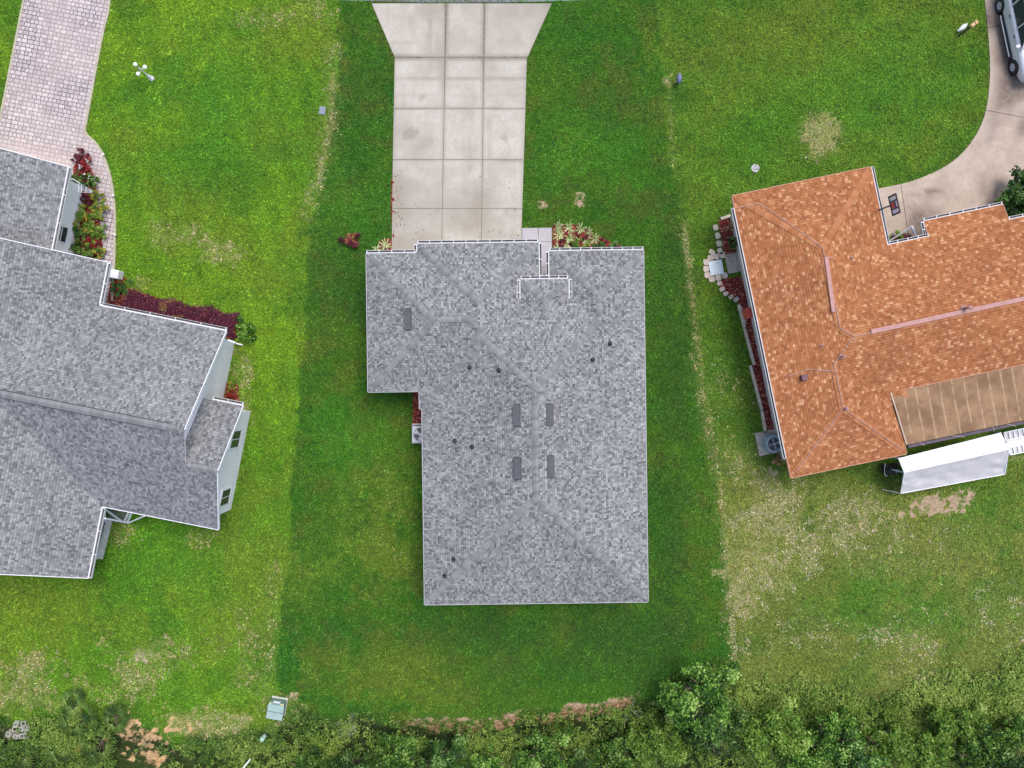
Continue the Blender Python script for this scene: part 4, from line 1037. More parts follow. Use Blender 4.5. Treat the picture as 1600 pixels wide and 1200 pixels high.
# palmettos: stems with fans of leaflets
def fan_plant(name, px, py, r, nf, mat, label, cat, seed, group=None, fan=True, leafl=9, z=0, h=.5, stems=True, wd=.035):
    g = random.Random(seed); q = P(px, py, h*.6); zz = float(gz(q.x, q.y))+z
    t = thing(name, (q.x, q.y, zz), label, cat, group=group); b = MB(); rv = []; sb = MB()
    for k in range(nf):
        a = 2*math.pi*k/nf+g.uniform(-.35, .35); el = g.uniform(.25, 1.0); tone = g.random()
        L = r*g.uniform(.7, 1.1); d = Vector((math.cos(a)*math.cos(el), math.sin(a)*math.cos(el), math.sin(el)))
        if fan:
            hub = d*L*.55; sb.cyl((0, 0, 0), hub, .018, .009, 5); side = Vector((-math.sin(a), math.cos(a), 0)); fl = L*.55
            for j in range(leafl):
                ang = (j/(leafl-1)-.5)*2.6; dd = (Vector((d.x, d.y, 0)).normalized()*math.cos(ang)+side*math.sin(ang)); dd.z = .25*d.z-.1
                w_ = dd.cross(Vector((0, 0, 1))).normalized()*wd; m_ = hub+dd*fl*.5+Vector((0, 0, .03)); e = hub+dd*fl*g.uniform(.85, 1.05)-Vector((0, 0, fl*.2))
                b.add([hub-w_*.3, hub+w_*.3, m_+w_, e, m_-w_], [[0, 1, 2, 3, 4]]); rv += [min(1, max(0, tone+g.uniform(-.2, .2)))]*5
        else:
            p0 = Vector((0, 0, .04)); w_ = Vector((-math.sin(a), math.cos(a), 0))*wd; p1 = d*L*.45; p2 = p1+Vector((d.x, d.y, d.z*.35))*L*.35; p3 = p2+Vector((d.x, d.y, -.5)).normalized()*L*.28
            b.add([p0-w_*.6, p0+w_*.6, p1+w_, p1-w_, p2+w_*.8, p2-w_*.8, p3], [[0, 1, 2, 3], [3, 2, 4, 5], [5, 4, 6]]); rv += [min(1, max(0, tone+g.uniform(-.1, .1)))]*7
    o = b.build('frond' if fan else 'foliage', mat, t, local=True); at = o.data.attributes.new('rnd', 'FLOAT', 'POINT'); at.data.foreach_set('value', np.array(rv, np.float32))
    if fan: sb.build('stem', M_trunk, t, local=True)
    else: sb.cyl((0, 0, -.02), (0, 0, .08), .05, .03, 8); sb.build('stem', M_trunk, t, local=True)
    return t
PG = 'palmettos at the lower left corner'
fan_plant('palmetto', 146,1170,1.25,13,M_palm,'yellow green palmetto nearest the orange soil at the lower left','palmetto',1,PG,h=.9)
fan_plant('palmetto', 120,1128,1.15,12,M_palm,'palmetto growing just above the dead orange fronds','palmetto',2,PG,h=.8)
fan_plant('palmetto', 176,1126,.95,11,M_palm,'dark palmetto touching the top of the orange soil patch','palmetto',3,PG,h=.8)
fan_plant('palmetto', 88,1170,1.2,12,M_palm,'palmetto left of the dead orange fronds, close to the bottom edge','palmetto',4,PG,h=.8)
fan_plant('palmetto', 112,1100,.85,9,M_palm,'small palmetto highest up the lawn at the lower left','palmetto',6,PG,h=.6)
fan_plant('palmetto', 20,1185,1.1,11,M_palm,'palmetto in the very bottom left corner below the grey blocks','palmetto',7,PG,h=.8)
fan_plant('palmetto', 108,1164,.6,8,M_deadpalm,'dead orange brown palmetto fronds among the green ones','palmetto',5,PG,h=.8,wd=.05)
fan_plant('palmetto', 405,1165,.42,7,M_leaf_lime,'tiny lime green palmetto seedling below the green pedestal','palmetto',9,PG,h=.3)

# spiky bedding plants beside the front path
SPG = 'spiky pale plants in the bed beside the front path'
spk = [(873,353,.42,'spiky plant in the top left corner of the bed, touching the path'),(889,353,.42,'spiky plant second along the top edge of the bed'),(907,357,.40,'spiky plant third along the top edge of the bed'),
 (920,361,.42,'spiky plant at the top edge of the bed where it slopes down'),(929,372,.42,'spiky plant furthest right in the bed'),(874,367,.44,'spiky plant by the path, between the bed corner and the roof'),
 (890,371,.42,'spiky plant in the middle of the bed, left of the green tufts'),(899,378,.40,'spiky plant beside the bright green tuft'),(916,378,.36,'spiky plant right above the dark shrub row'),
 (886,386,.38,'spiky plant at the roof edge, second from the path'),(872,388,.38,'spiky plant at the roof edge touching the path'),(602,382,.42,'spiky plant at the left roof edge beside the driveway'),(588,388,.32,'small spiky plant at the roof edge left of the driveway')]
for i, (px, py, r, lab) in enumerate(spk): fan_plant('spiky_plant', px, py, r*.92, 13, M_spiky, lab, 'plant', 20+i, SPG, fan=False, h=.35, wd=.032)
shrub('shrub', 908,384,.42,.5,M_leaf_lime,'bright green tuft between the spiky plants and the roof edge','shrub',31,900,.08)
shrub('shrub', 936,387,.42,.5,M_leaf_dark,'dark green shrub just right of the bright tuft at the roof edge','shrub',32,800,.09)
shrub('shrub', 965,388,.48,.5,M_leaf_dark,'dark green shrub at the right end of the bed by the front path','shrub',33,1000,.09)
for i, (px, py, lab) in enumerate([(880,377,'small purple plant among spiky plants beside the path'),(912,366,'small purple plant in the centre of the bed'),(943,375,'small purple plant at the right tip of the bed'),(897,386,'small purple plant at the roof edge among spiky plants')]):
    shrub('low_plant', px, py, .27, .22, M_leaf_red, lab, 'plant', 40+i, 260, .08, 'purple plants in the front bed', lumps=6, stem=False)
shrub('shrub', 549,376,.5,.45,M_leaf_red,'solitary purple leaved shrub on the lawn above the left roof corner','shrub',50,900,.09)
# left house planting
FB = 'shrubs in the flower bed of the left house'
for i, (px, py, r, h, mt, lab) in enumerate([(128,247,.5,.5,M_leaf_red,'reddish shrub at the top tip of the flower bed'),(122,285,.5,.6,M_leaf_dark,'green shrub left of the white trellis'),(140,282,.45,.5,M_leaf_mid,'green shrub above the white trellis'),
 (132,308,.42,.5,M_leaf_red,'dark red shrub directly below the white trellis'),(146,305,.4,.5,M_leaf_croton,'small croton right below the trellis tip'),(158,326,.5,.6,M_leaf_croton,'yellow croton bulging onto the brick path'),(140,334,.62,.7,M_leaf_lime,'large lime green shrub left of the yellow croton'),
 (124,330,.45,.6,M_leaf_croton,'croton against the wall beside the large lime shrub'),(130,354,.6,.65,M_leaf_croton,'mottled croton in the middle of the bed below the lime shrub'),(152,362,.45,.5,M_leaf_lime,'pale green shrub jutting onto the brick path'),(118,365,.5,.6,M_leaf_dark,'dark shrub against the wall below the small window'),
 (132,388,.6,.65,M_leaf_lime,'green shrub at the bottom of the bed by the lower roof'),(150,392,.45,.5,M_leaf_croton,'small croton at the bottom right of the bed by the lower roof'),(115,388,.5,.55,M_leaf_dark,'dark shrub in the bottom left corner of the bed')]):
    shrub('shrub', px, py, r, h, mt, lab, 'shrub', 60+i, 850, .10, FB)
for i, (px, py, r, lab) in enumerate([(130,258,.42,'upper red flower clump with white blossoms'),(135,273,.40,'lower red flower clump right above the white trellis'),(145,378,.36,'red flower clump near the bottom of the bed'),(140,300,.26,'small dark red flower clump under the trellis')]):
    t = shrub('flower_clump', px, py, r, .45, M_leaf_flower, lab, 'flowers', 80+i, 600, .09, 'red flowers in the left flower bed')
    if i < 2:
        g = random.Random(i)
        for k in range(3): crown_mesh('blossom', .09, .12, 2, 24, .07, M_petal_white, 90+i*3+k, parent=t).location = (g.uniform(-.4, .4), g.uniform(-.35, .35), .42)
shrub('shrub', 188,449,.5,.55,M_leaf_dark,'green shrub between the white porch block and the red hedge','shrub',100,900,.11)
shrub('flower_clump', 186,439,.25,.4,M_leaf_flower,'small red flower clump at the end of the white porch block','flowers',101,350,.08)
shrub('shrub', 384,519,.62,.6,M_leaf_mid,'bright green shrub at the right end of the red hedge','shrub',102,1400,.11)
shrub('low_plant', 359,618,.36,.35,M_leaf_flower,'small red plant in front of the small lower gable roof of the white house','plant',103,420,.08)
shrub('low_plant', 360,605,.3,.3,M_leaf_croton,'yellowish plant just above the small red one by the lower gable','plant',104,300,.08)
def hedge():
    t0 = P(285, 488, 0); t = thing('hedge', tuple(t0), 'clipped red leaved hedge along the front eave of the left house', 'hedge'); g = np.random.default_rng(9)
    line = [(196,470),(240,481),(285,490),(330,500),(366,508)]; Cs = []; Ns = []
    q = [P(*p, .5) for p in line]
    for i in range(1500):
        k = g.uniform(0, len(q)-1.001); a = q[int(k)].lerp(q[int(k)+1], k-int(k)); w_ = .50+.1*math.sin(k*5)
        off = g.uniform(-1, 1); hz_ = .62*math.sqrt(max(0, 1-off**4))*(.92+.16*vnoise(a.x*3, a.y*3, 3))
        for j in range(9):
            Cs.append((a.x+g.normal()*.06+.2*off*w_, a.y+off*w_+g.normal()*.06, hz_+g.normal()*.05-.04)); Ns.append((g.normal()*.4, off*.8+g.normal()*.4, 1))
    C = np.array(Cs); V, F = leaf_cards(C, np.array(Ns), g.uniform(.05, .11, len(C)), seed=4)
    tn = np.clip(.35+.3*g.normal(size=len(C)), 0, 1)
    yel = (vnoise(C[:, 0]*2.2, C[:, 1]*2.2, 8) > .74) & (g.random(len(C)) < .55)
    np_mesh('foliage', V, F, leafmat('hedge_leaves', [(0, (.045,.012,.025)), (.45, (.15,.022,.05)), (.8, (.27,.05,.09)), (.93, (.30,.13,.06)), (1, (.30,.30,.07))]), parent=t, off=tuple(t0), attrs={'rnd': np.repeat(np.where(yel, .95, tn*.9), 4)})
    b = MB()
    for k in range(12):
        a = q[0].lerp(q[-1], k/11); b.cyl((a.x, a.y, 0), (a.x+random.uniform(-.1, .1), a.y+random.uniform(-.1, .1), .5), .03, .015, 6)
    b.build('stem', M_trunk, t)
hedge()
# right house planting
shrub('shrub', 1594,305,1.0,1.5,M_leaf_dark,'large glossy dark green shrub in the angle of the driveway and the orange roof','shrub',110,5200,.16, lumps=34)
shrub('shrub', 1402,372,.4,.5,M_leaf_lime,'lime green tuft in the small bed under the orange roof','shrub',111,700,.09)
shrub('low_plant', 1383,377,.28,.4,M_leaf_red,'dark red plant left of the lime green tuft','plant',112,300,.07)
shrub('low_plant', 1418,370,.25,.35,M_leaf_red,'dark red plant right of the lime green tuft','plant',113,260,.07)
shrub('shrub', 1148,378,.42,.5,M_leaf_dark,'small dark shrub in the mulch by the left gutter of the orange roof','shrub',114,600,.09)
shrub('low_plant', 1146,352,.35,.3,M_deadpalm,'brownish plant at the top of the mulch bed by the orange roof','plant',115,420,.08)
shrub('low_plant', 1217,718,.35,.3,M_deadpalm,'withered plant on bare soil below the round air conditioner','plant',116,350,.08)

# ------------------------------------------------------------------ stones round the mulch
sg = 'pale edging stones round the bed of the orange roofed house'
def stone(px, py, w_, l_, rz, label, group, mat=M_stone, h=.07, z=0):
    q = P(px, py, 0); g = random.Random(int(px*7+py)); n = 8; pts = []
    for k in range(n):
        a = 2*math.pi*k/n+R(22); rr = g.uniform(.88, 1.08); sx_ = abs(math.cos(a))**.6*math.copysign(1, math.cos(a)); sy_ = abs(math.sin(a))**.6*math.copysign(1, math.sin(a))
        x, y = sx_*w_/2*rr, sy_*l_/2*rr; c_, s_ = math.cos(R(rz)), math.sin(R(rz)); pts.append((x*c_-y*s_, x*s_+y*c_))
    b = MB(); b.prism(pts, 0, h); o = b.build('stepping_stone' if group[0] == 'p' and 'step' in group else 'edging_stone', mat, bevel=.015); o.location = (q.x, q.y, z); tag(o, label, 'stone', group)
G1 = 'pale stepping stones beside the mulch bed'
for px, py, lab in [(1118,356,'topmost pale stepping stone left of the mulch bed'),(1121,369,'second pale stepping stone from the top'),(1123,381,'third pale stepping stone from the top'),(1125,393,'lowest stepping stone of the column, beside a lone stone'),(1112,394,'lone stepping stone left of the lowest one in the column')]:
    stone(px, py, .26, .33, 20 if px > 1115 else 60, lab, G1)
G2 = 'pinkish stones framing the white square lid'
for i, (px, py, lab) in enumerate([(1110,403,'framing stone at the top left of the white lid'),(1119,401,'framing stone above the middle of the white lid'),(1128,399,'framing stone at the top right of the white lid'),(1103,410,'upper framing stone on the left of the white lid'),(1103,420,'middle framing stone on the left of the white lid'),(1105,430,'lower framing stone on the left of the white lid'),
  (1112,436,'framing stone at the bottom left of the white lid'),(1122,434,'framing stone below the middle of the white lid'),(1132,431,'framing stone at the bottom right of the white lid')]):
    stone(px, py, .31, .31, 12, lab, G2, M_stone2)
G3 = 'edging stones curving along the mulch bed'
for i, (px, py) in enumerate([(1124,443),(1128,452),(1134,459),(1142,464),(1150,468),(1156,482),(1159,492),(1162,502)]): stone(px, py, .22, .28, 100+i*8, 'one of the irregular stones curving along the lower mulch bed edge', G3, M_stone2)
for a_, c_, lab in [((1154,476),(1163,512),'pale edging piece at the top of the narrow mulch strip'),((1163,513),(1178,570),'pale edging piece second from the top of the narrow mulch strip'),((1172,571),(1190,640),'longest pale edging piece along the narrow mulch strip'),((1190,641),(1196,676),'lowest pale edging piece, ending at the round air conditioner'),((1126,342),(1141,337),'short pale edging piece at the top of the mulch bed by the orange roof')]:
    b = MB(); b.beam(P(*a_, .05), P(*c_, .05), .14, .10); tag(b.build('garden_edging', M_stone, origin=P(*a_, 0)), lab, 'edging')
b = MB(); q = P(1119, 418, .06); b.box((0, 0, .06), (.66, .70, .05), R(AR-2)); o = b.build('lid', plain('pale_blue_white_board', (.62,.68,.72), .6, .12, 3), bevel=.01); o.location = (q.x, q.y, 0); tag(o, 'pale blue white square board framed by pinkish stones', 'board')
b = MB(); q = P(1151, 410, .0); b.box((0, 0, .04), (1.05, .95, .09), R(AR)); o = b.build('side_landing', M_pad, bevel=.01); o.location = (q.x, q.y, 0); tag(o, 'weathered tan concrete landing between the white board and the orange roof', 'landing')

# ------------------------------------------------------------------ lamp post
def lamp_post():
    base = P(237, 123); t = thing('lamp_post', tuple(base), 'white garden lamp post with three round globes on the left lawn', 'lamp post')
    b = MB(); b.smooth = True; b.lathe((0,0,0), [(.13,0),(.13,.06),(.09,.10),(.08,.35),(.055,.42),(.032,.46),(.03,1.25),(.05,1.28),(.03,1.33),(.02,1.42)], 16); b.build('post', M_white, t, local=True)
    arm = MB(); arm.smooth = True; gl = []
    for a, zz in ((135, 1.5), (15, 1.30), (255, 1.30)):
        r = .0 if a == 135 else .26
        if a == 135: c = Vector((-.05, .04, 1.42)); 
        d = Vector((math.cos(R(a)), math.sin(R(a)), 0))
        if a == 135: r = .16
        pts = [Vector((0, 0, 1.2))+d*0, Vector((0, 0, 1.17))+d*r*.5, Vector((0, 0, 1.2))+d*r, Vector((0, 0, zz-.08))+d*r]; arm.tube(pts, .014, 6); arm.cyl(Vector((0, 0, zz-.12))+d*r, Vector((0, 0, zz-.07))+d*r, .05, .06, 12)
        gl.append(Vector((0, 0, zz))+d*r)
    arm.build('arm', M_white, t, local=True)
    mg = plain('frosted_globe', (.86,.88,.84), .25, .02)
    for c in gl:
        g = MB(); g.smooth = True; g.lathe(c, [(max(.001, .10*math.sin(math.pi*k/10)), -.10*math.cos(math.pi*k/10)) for k in range(11)], 18); g.build('globe', mg, t, local=True)
lamp_post()
# utility lid, drain lid, blue cap
b = MB(); b.box((0, 0, .03), (.30, .38, .06), R(-8)); b.box((0, .08, .063), (.08, .04, .01), R(-8)); o = b.build('meter_lid', plain('blue_grey_plastic', (.20,.24,.28), .6, .1), bevel=.01); o.location = P(504, 173); tag(o, 'small blue grey utility lid set in the lawn beside the worn strip', 'utility lid')
t = thing('drain_lid', tuple(P(1180, 263)), 'round white lid on the bright green grass above the orange roof', 'lid')
b = MB(); b.smooth = False; b.lathe((0, 0, 0), [(.20, 0), (.20, .03), (.17, .045), (.001, .05)], 22); b.build('lid', plain('pale_lid', (.50,.50,.53), .6, .2, 9), t, local=True)
b = MB()
for k in range(8): a = k*math.pi/4; b.beam((.05*math.cos(a), .05*math.sin(a), .054), (.16*math.cos(a), .16*math.sin(a), .05), .025, .012)
b.build('slot', M_trough, t, local=True)
t = thing('utility_pedestal', tuple(P(1058, 131)), 'blue grey domed cover on a short dark post beside a bare sandy spot', 'utility pedestal')
b = MB(); b.cyl((0, 0, 0), (0, .02, .5), .05, .045, 10); b.build('post', M_pipe, t, local=True)
b = MB(); b.smooth = True; mt = Matrix.Rotation(R(18), 3, 'X') @ Matrix.Diagonal((.75, 1.35, 1)); b.lathe((0, .08, .5), [(.17, -.06), (.19, 0), (.16, .10), (.09, .17), (.001, .19)], 18, mt); b.build('cover', plain('slate_blue_plastic', (.15,.18,.27), .45, .15), t, local=True)
# post with tan carved top and white ornament at its foot
t = thing('garden_post', tuple(P(1497, 57)), 'thin dark wooden post with a tan carved top on the right lawn', 'post')
b = MB(); b.box((0, 0, .62), (.07, .07, 1.24)); b.build('post', plain('dark_wood', (.07,.05,.035), .8, .3, 9), t, local=True)
b = MB(); b.box((.03, .02, 1.30), (.30, .16, .12), R(40)); b.box((.12, .10, 1.36), (.12, .20, .10), R(20)); b.cyl((-.1, -.06, 1.27), (.0, .02, 1.27), .08, .1, 10); b.build('post_top', M_tanwood, t, local=True, bevel=.02)
b = MB(); b.smooth = True; m3 = Matrix.Rotation(R(38), 3, 'Z') @ Matrix.Rotation(R(70), 3, 'Y')
b.lathe((0, 0, .28), [(.001, -.26), (.05, -.2), (.10, -.05), (.11, .08), (.06, .2), (.001, .28)], 14, m3); b.cyl((-.12, -.12, 0), (-.08, -.06, .2), .012, .012, 6); b.cyl((-.04, -.14, 0), (-.03, -.07, .2), .012, .012, 6)
b.cyl((-.1, -.1, .25), (-.22, -.08, .2), .035, .02, 8); o = b.build('lawn_ornament', M_white); o.location = P(1499, 47); tag(o, 'white ornament standing at the foot of the thin dark post', 'ornament')
# path lights along the brick path
for (px, py, lab) in [(165,243,'topmost small white path light on the brick path curve'),(180,307,'white path light beside the yellow lawn spot'),(183,368,'lowest white path light beside the brick path')]:
    b = MB(); b.smooth = True; b.cyl((0, 0, 0), (0, 0, .2), .012, .012, 6); b.lathe((0, 0, 0), [(.001, .26), (.06, .25), (.05, .20), (.001, .2)], 12); o = b.build('path_light', M_white); o.location = P(px, py); tag(o, lab, 'path light', 'white path lights along the brick path')
# trellis
def trellis():
    t = thing('trellis', tuple(P(126, 300)), 'white fan shaped trellis leaning over the flower bed by the garage wall', 'trellis'); b = MB()
    o0 = P(151, 302, .05); tips = [P(124, 286, 1.5), P(123.5, 289.5, 1.5), P(123.2, 293, 1.5), P(123, 297, 1.5), P(123, 300, 1.5)]
    for p in tips: b.beam(o0, p, .025, .02)
    for f in (.35, .6, .85, 1): b.beam(o0.lerp(tips[0], f)+Vector((0, 0, .02)), o0.lerp(tips[-1], f)+Vector((0, 0, .02)), .025, .018)
    b.build('lattice', M_white, t)
    b = MB(); b.tube([P(104, 278, 1.4), P(116, 281, 1.5), P(124, 286, 1.5)], .025, 6); b.build('rail', M_white, t)
trellis()

# ------------------------------------------------------------------ air conditioners
q = P(657, 679, .8)
t = thing('air_conditioner', (q.x, q.y, 0), 'square pale grey air conditioner half hidden under the left eave of the middle house', 'air conditioner')
b = MB(); b.box((0, 0, .05), (1.0, 1.0, .10)); b.build('pad', M_pad, t, local=True)
b = MB(); b.box((0, 0, .45), (.82, .82, .70)); b.build('casing', M_acmetal, t, local=True, bevel=.05)
b = MB(); b.smooth = True; b.lathe((0, 0, 0), [(.37, .80), (.37, .825), (.33, .83), (.33, .80)], 28); b.build('fan_ring', M_acmetal, t, local=True)
b = MB(); b.lathe((0, 0, 0), [(.33, .806), (.001, .806)], 24); b.build('fan_opening', M_darkgrille, t, local=True)
b = MB()
for k in range(3):
    a = 2*math.pi*k/3+.5; pts = [(.07, -.25), (.31, -.42), (.32, .38), (.09, .35)]
    b.poly([(r_*math.cos(a+d_), r_*math.sin(a+d_), .815+.03*(d_ > 0)) for r_, d_ in pts])
b.build('fan_blade', M_acmetal, t, local=True)
b = MB(); b.cyl((0, 0, .80), (0, 0, .86), .08, .07, 14); b.build('fan_hub', M_acmetal, t, local=True)
b = MB()
for rr in (.12, .18, .24, .30): b.lathe((0, 0, .875), [(rr, 0), (rr+.006, 0)], 28)
for k in range(8): a = k*math.pi/4; b.beam((.06*math.cos(a), .06*math.sin(a), .872), (.34*math.cos(a), .34*math.sin(a), .872), .006, .006)
b.build('fan_guard', M_acmetal, t, local=True)
b = MB(); b.box((.05, .49, .5), (.75, .05, .4)); b.build('side_panel', M_acmetal, t, local=True)
q = P(1207, 693, .5)
t = thing('air_conditioner', (q.x, q.y, 0), 'round blue grey air conditioner on a pad left of the orange roof', 'air conditioner')
b = MB(); b.box((-.08, .02, .05), (1.1, 1.15, .10), R(AR)); b.build('pad', M_pad, t, local=True, bevel=.01)
b = MB(); b.smooth = True; b.lathe((0, 0, 0), [(.42, .10), (.42, .78), (.40, .84), (.35, .86), (.31, .84), (.30, .70)], 36); b.build('casing', M_acblue, t, local=True)
b = MB()
for k in range(44): a = 2*math.pi*k/44; b.beam((.424*math.cos(a), .424*math.sin(a), .14), (.424*math.cos(a), .424*math.sin(a), .76), .012, .012, up=(math.cos(a), math.sin(a), 0))
b.build('fins', plain('pale_fins', (.40,.47,.50), .5), t, local=True)
b = MB(); b.lathe((0, 0, 0), [(.30, .72), (.001, .72)], 24); b.build('fan_opening', M_darkgrille, t, local=True)
b = MB()
for k in range(4):
    a = math.pi*k/2+.3; b.poly([(r_*math.cos(a+d_), r_*math.sin(a+d_), .75+.04*(d_ > 0)) for r_, d_ in [(.06, -.2), (.28, -.35), (.28, .32), (.07, .3)]])
b.build('fan_blade', plain('dusky_blade', (.36,.28,.30), .5), t, local=True)
b = MB(); b.cyl((0, 0, .74), (0, 0, .83), .07, .06, 12); b.build('fan_hub', M_acmetal, t, local=True)
b = MB()
for k in range(22): a = 2*math.pi*k/22; b.beam((.05*math.cos(a), .05*math.sin(a), .86), (.33*math.cos(a), .33*math.sin(a), .855), .006, .006)
b.build('fan_guard', M_acblue, t, local=True)

# ------------------------------------------------------------------ basketball backboard over the driveway
c0 = P(1387.5, 307.5, 2.75); c1 = P(1394.5, 338, 2.75); u = (c1-c0); W_ = u.length; u.normalize(); nrm = Vector((-u.y, u.x, 0)); hgt = .78
nrm = nrm if nrm.x > 0 else -nrm
t = thing('basketball_hoop', tuple((c0+c1)/2-Vector((0, 0, 2.75))), 'basketball backboard with dark frame and red target over the stained driveway', 'basketball hoop')
def bp(a, z, off=0): return c0+u*(a*W_)+Vector((0, 0, z))+nrm*off
b = MB(); b.beam(bp(.5, .05, 0)-u*W_*.5*.97, bp(.5, .05, 0)+u*W_*.5*.97, .04, .07); b.beam(bp(.015, hgt-.03), bp(.985, hgt-.03), .04, .07); b.beam(bp(.04, .05), bp(.04, hgt), .07, .04, up=nrm); b.beam(bp(.96, .05), bp(.96, hgt), .07, .04, up=nrm)
for a in (.31, .69): b.beam(bp(a, .05), bp(a, hgt), .05, .045, up=nrm)
b.beam(bp(.31, .50), bp(.69, .50), .05, .05); b.build('board_frame', M_pipe, t)
b = MB(); mid = bp(.5, hgt/2, .012); ang = math.atan2(u.y, u.x); b.box(mid, (W_*.96, .012, hgt*.95), ang); b.build('backboard', M_white, t)
b = MB(); b.box(bp(.5, .26, -.012), (W_*.27, .02, .28), ang); b.build('target', M_red, t)
b = MB(); b.tube([P(1374.5, 327.5, 2.78), bp(.47, .12, -.03)], .035, 8); b.build('arm', M_pipe, t)
b = MB()
for k in range(16): a0 = 2*math.pi*k/16; a1 = a0+2*math.pi/16; cc = bp(.5, .05, .12); b.cyl(cc+Vector((math.cos(a0)*.12, math.sin(a0)*.12, 0)), cc+Vector((math.cos(a1)*.12, math.sin(a1)*.12, 0)), .01, .01, 5)
b.build('rim', M_red, t)

# ------------------------------------------------------------------ fabric awning, barbecue, white racks
A = [P(1404,716,2.45), P(1563,676,2.45)]; Bk = [P(1413,738,2.25), P(1576,702,2.25)]; Cb = [P(1407.5,771,1.0), P(1570,741,1.0)]
t = thing('awning', (P(1485, 730).x, P(1485, 730).y, 0), 'long white fabric awning with a sloping grey front beside the orange roof', 'awning')
def cloth(a, b_, c_, d_, n, m, sag, seed):
    V = []; F = []
    for j in range(m+1):
        for i in range(n+1):
            s = i/n; r_ = j/m; p = a.lerp(b_, s).lerp(c_.lerp(d_, s), r_)
            p = p-Vector((0, 0, sag*math.sin(math.pi*s)*math.sin(math.pi*r_)))+Vector((0, 0, float((vnoise(s*9+r_*2, r_*5-s*7, seed)-.5)*.16*math.sin(math.pi*r_)))); V.append(tuple(p))
    for j in range(m):
        for i in range(n): k = j*(n+1)+i; F.append((k, k+1, k+n+2, k+n+1))
    return np.array(V), np.array(F)
V, F = cloth(A[0], A[1], Bk[0], Bk[1], 40, 10, .04, 3); np_mesh('canopy', V, F[:, ::-1], plain('white_canopy_fabric', (.86,.86,.88), .8, .02), parent=t, off=tuple(BASE[t.name]), smooth=True)
V, F = cloth(Bk[0], Bk[1], Cb[0], Cb[1], 44, 12, .10, 9); np_mesh('front_flap', V, F[:, ::-1], plain('grey_canopy_fabric', (.60,.57,.57), .8, .05), parent=t, off=tuple(BASE[t.name]), smooth=True)
b = MB()
for s in (0, 1):
    b.beam(A[s], Bk[s], .04, .04); b.beam(Bk[s], Cb[s], .04, .04); b.beam(Cb[s]+Vector((0, 0, -1.0)), Cb[s], .04, .04); b.beam(A[s]-Vector((0, 0, 2.4)), A[s], .04, .04); b.beam(Bk[s]-Vector((0, 0, 2.2)), Bk[s], .04, .04)
b.beam(Bk[0], Bk[1], .03, .03); b.beam(Cb[0], Cb[1], .03, .03)
for f_ in (.25, .5, .75): b.beam(A[0].lerp(A[1], f_)-Vector((0, 0, .06)), Bk[0].lerp(Bk[1], f_)-Vector((0, 0, .06)), .03, .03)
b.build("frame", M_white, t)
b = MB(); b.tube([Cb[0], P(1379, 765, .05)], .02, 5); b.build('guy_rope', M_white, t)
q = P(1394, 733, .8); t = thing('barbecue', (q.x, q.y, 0), 'black barbecue grill standing beside the left end of the white awning', 'barbecue')
b = MB(); b.box((0, 0, .72), (.62, .52, .30), R(AR)); b.build('firebox', M_black, t, local=True, bevel=.04)
b = MB(); b.smooth = True; b.lathe((0, 0, .86), [(.25, 0), (.24, .08), (.18, .16), (.001, .2)], 18, Matrix.Rotation(R(AR), 3, 'Z') @ Matrix.Diagonal((1.2, 1, 1))); b.build('lid', M_black, t, local=True)
b = MB(); b.tube([(-.36, .28, .9), (-.42, .1, .92), (-.40, -.25, .9), (-.28, -.33, .9)], .018, 6); b.build('handle', M_acmetal, t, local=True)
b = MB()
for sx_ in (-.25, .25):
    for sy_ in (-.2, .2): b.cyl((sx_, sy_, 0), (sx_, sy_, .6), .02, .02, 6)
b.box((0, 0, .25), (.5, .42, .03)); b.build('leg', M_black, t, local=True)
b = MB(); b.box((.1, 0, .0), (.16, .14, .02)); o = b.build('side_shelf', plain('pale_blue_enamel', (.45,.50,.62), .4), t, local=True); o.location = (.02, -.06, 1.07)
def rack(pa, pb, wd, label, z):
    a = P(*pa, z); c_ = P(*pb, z); d = (c_-a).normalized(); l = Vector((-d.y, d.x, 0)); L = (c_-a).length
    t = thing('white_rack', (a.x, a.y, 0), label, 'rack', group='white slatted racks by the awning'); b = MB()
    for s in (-1, 1): b.beam(a+l*s*wd/2, c_+l*s*wd/2, .05, .05)
    n = int(L/.22)
    b.build('side_rail', M_white, t); b = MB()
    for k in range(n+1): p = a+d*L*k/n; b.beam(p-l*(wd/2-.03)+Vector((0, 0, .0)), p+l*(wd/2-.03), .05, .03)
    b.build('slat', M_white, t); b = MB()
    for p in (a, c_):
        for s in (-1, 1): b.beam(p+l*s*wd/2*.98-Vector((0, 0, z)), p+l*s*wd/2*.98-Vector((0, 0, .03)), .04, .04, up=(1, 0, 0))
    b.build('leg', M_white, t)
    b = MB(); b.box(a.lerp(c_, .5)-Vector((0, 0, .06)), (L*.98, wd*.9, .02), math.atan2(d.y, d.x)); b.build('panel', M_acmetal, t)
rack((1570,682),(1645,666),.38,'upper white slatted rack right of the awning, under the porch gutter',.9)
rack((1577,705),(1650,690),.36,'lower white slatted rack right of the awning, nearer the grass',.55)
b = MB(); a_ = P(1573, 694, .4); c_ = P(1650, 678, .4); b.beam(a_, c_, .52, .05); tag(b.build('bench', M_white, origin=(a_.x, a_.y, 0)), 'plain white board lying between the two slatted racks', 'board')

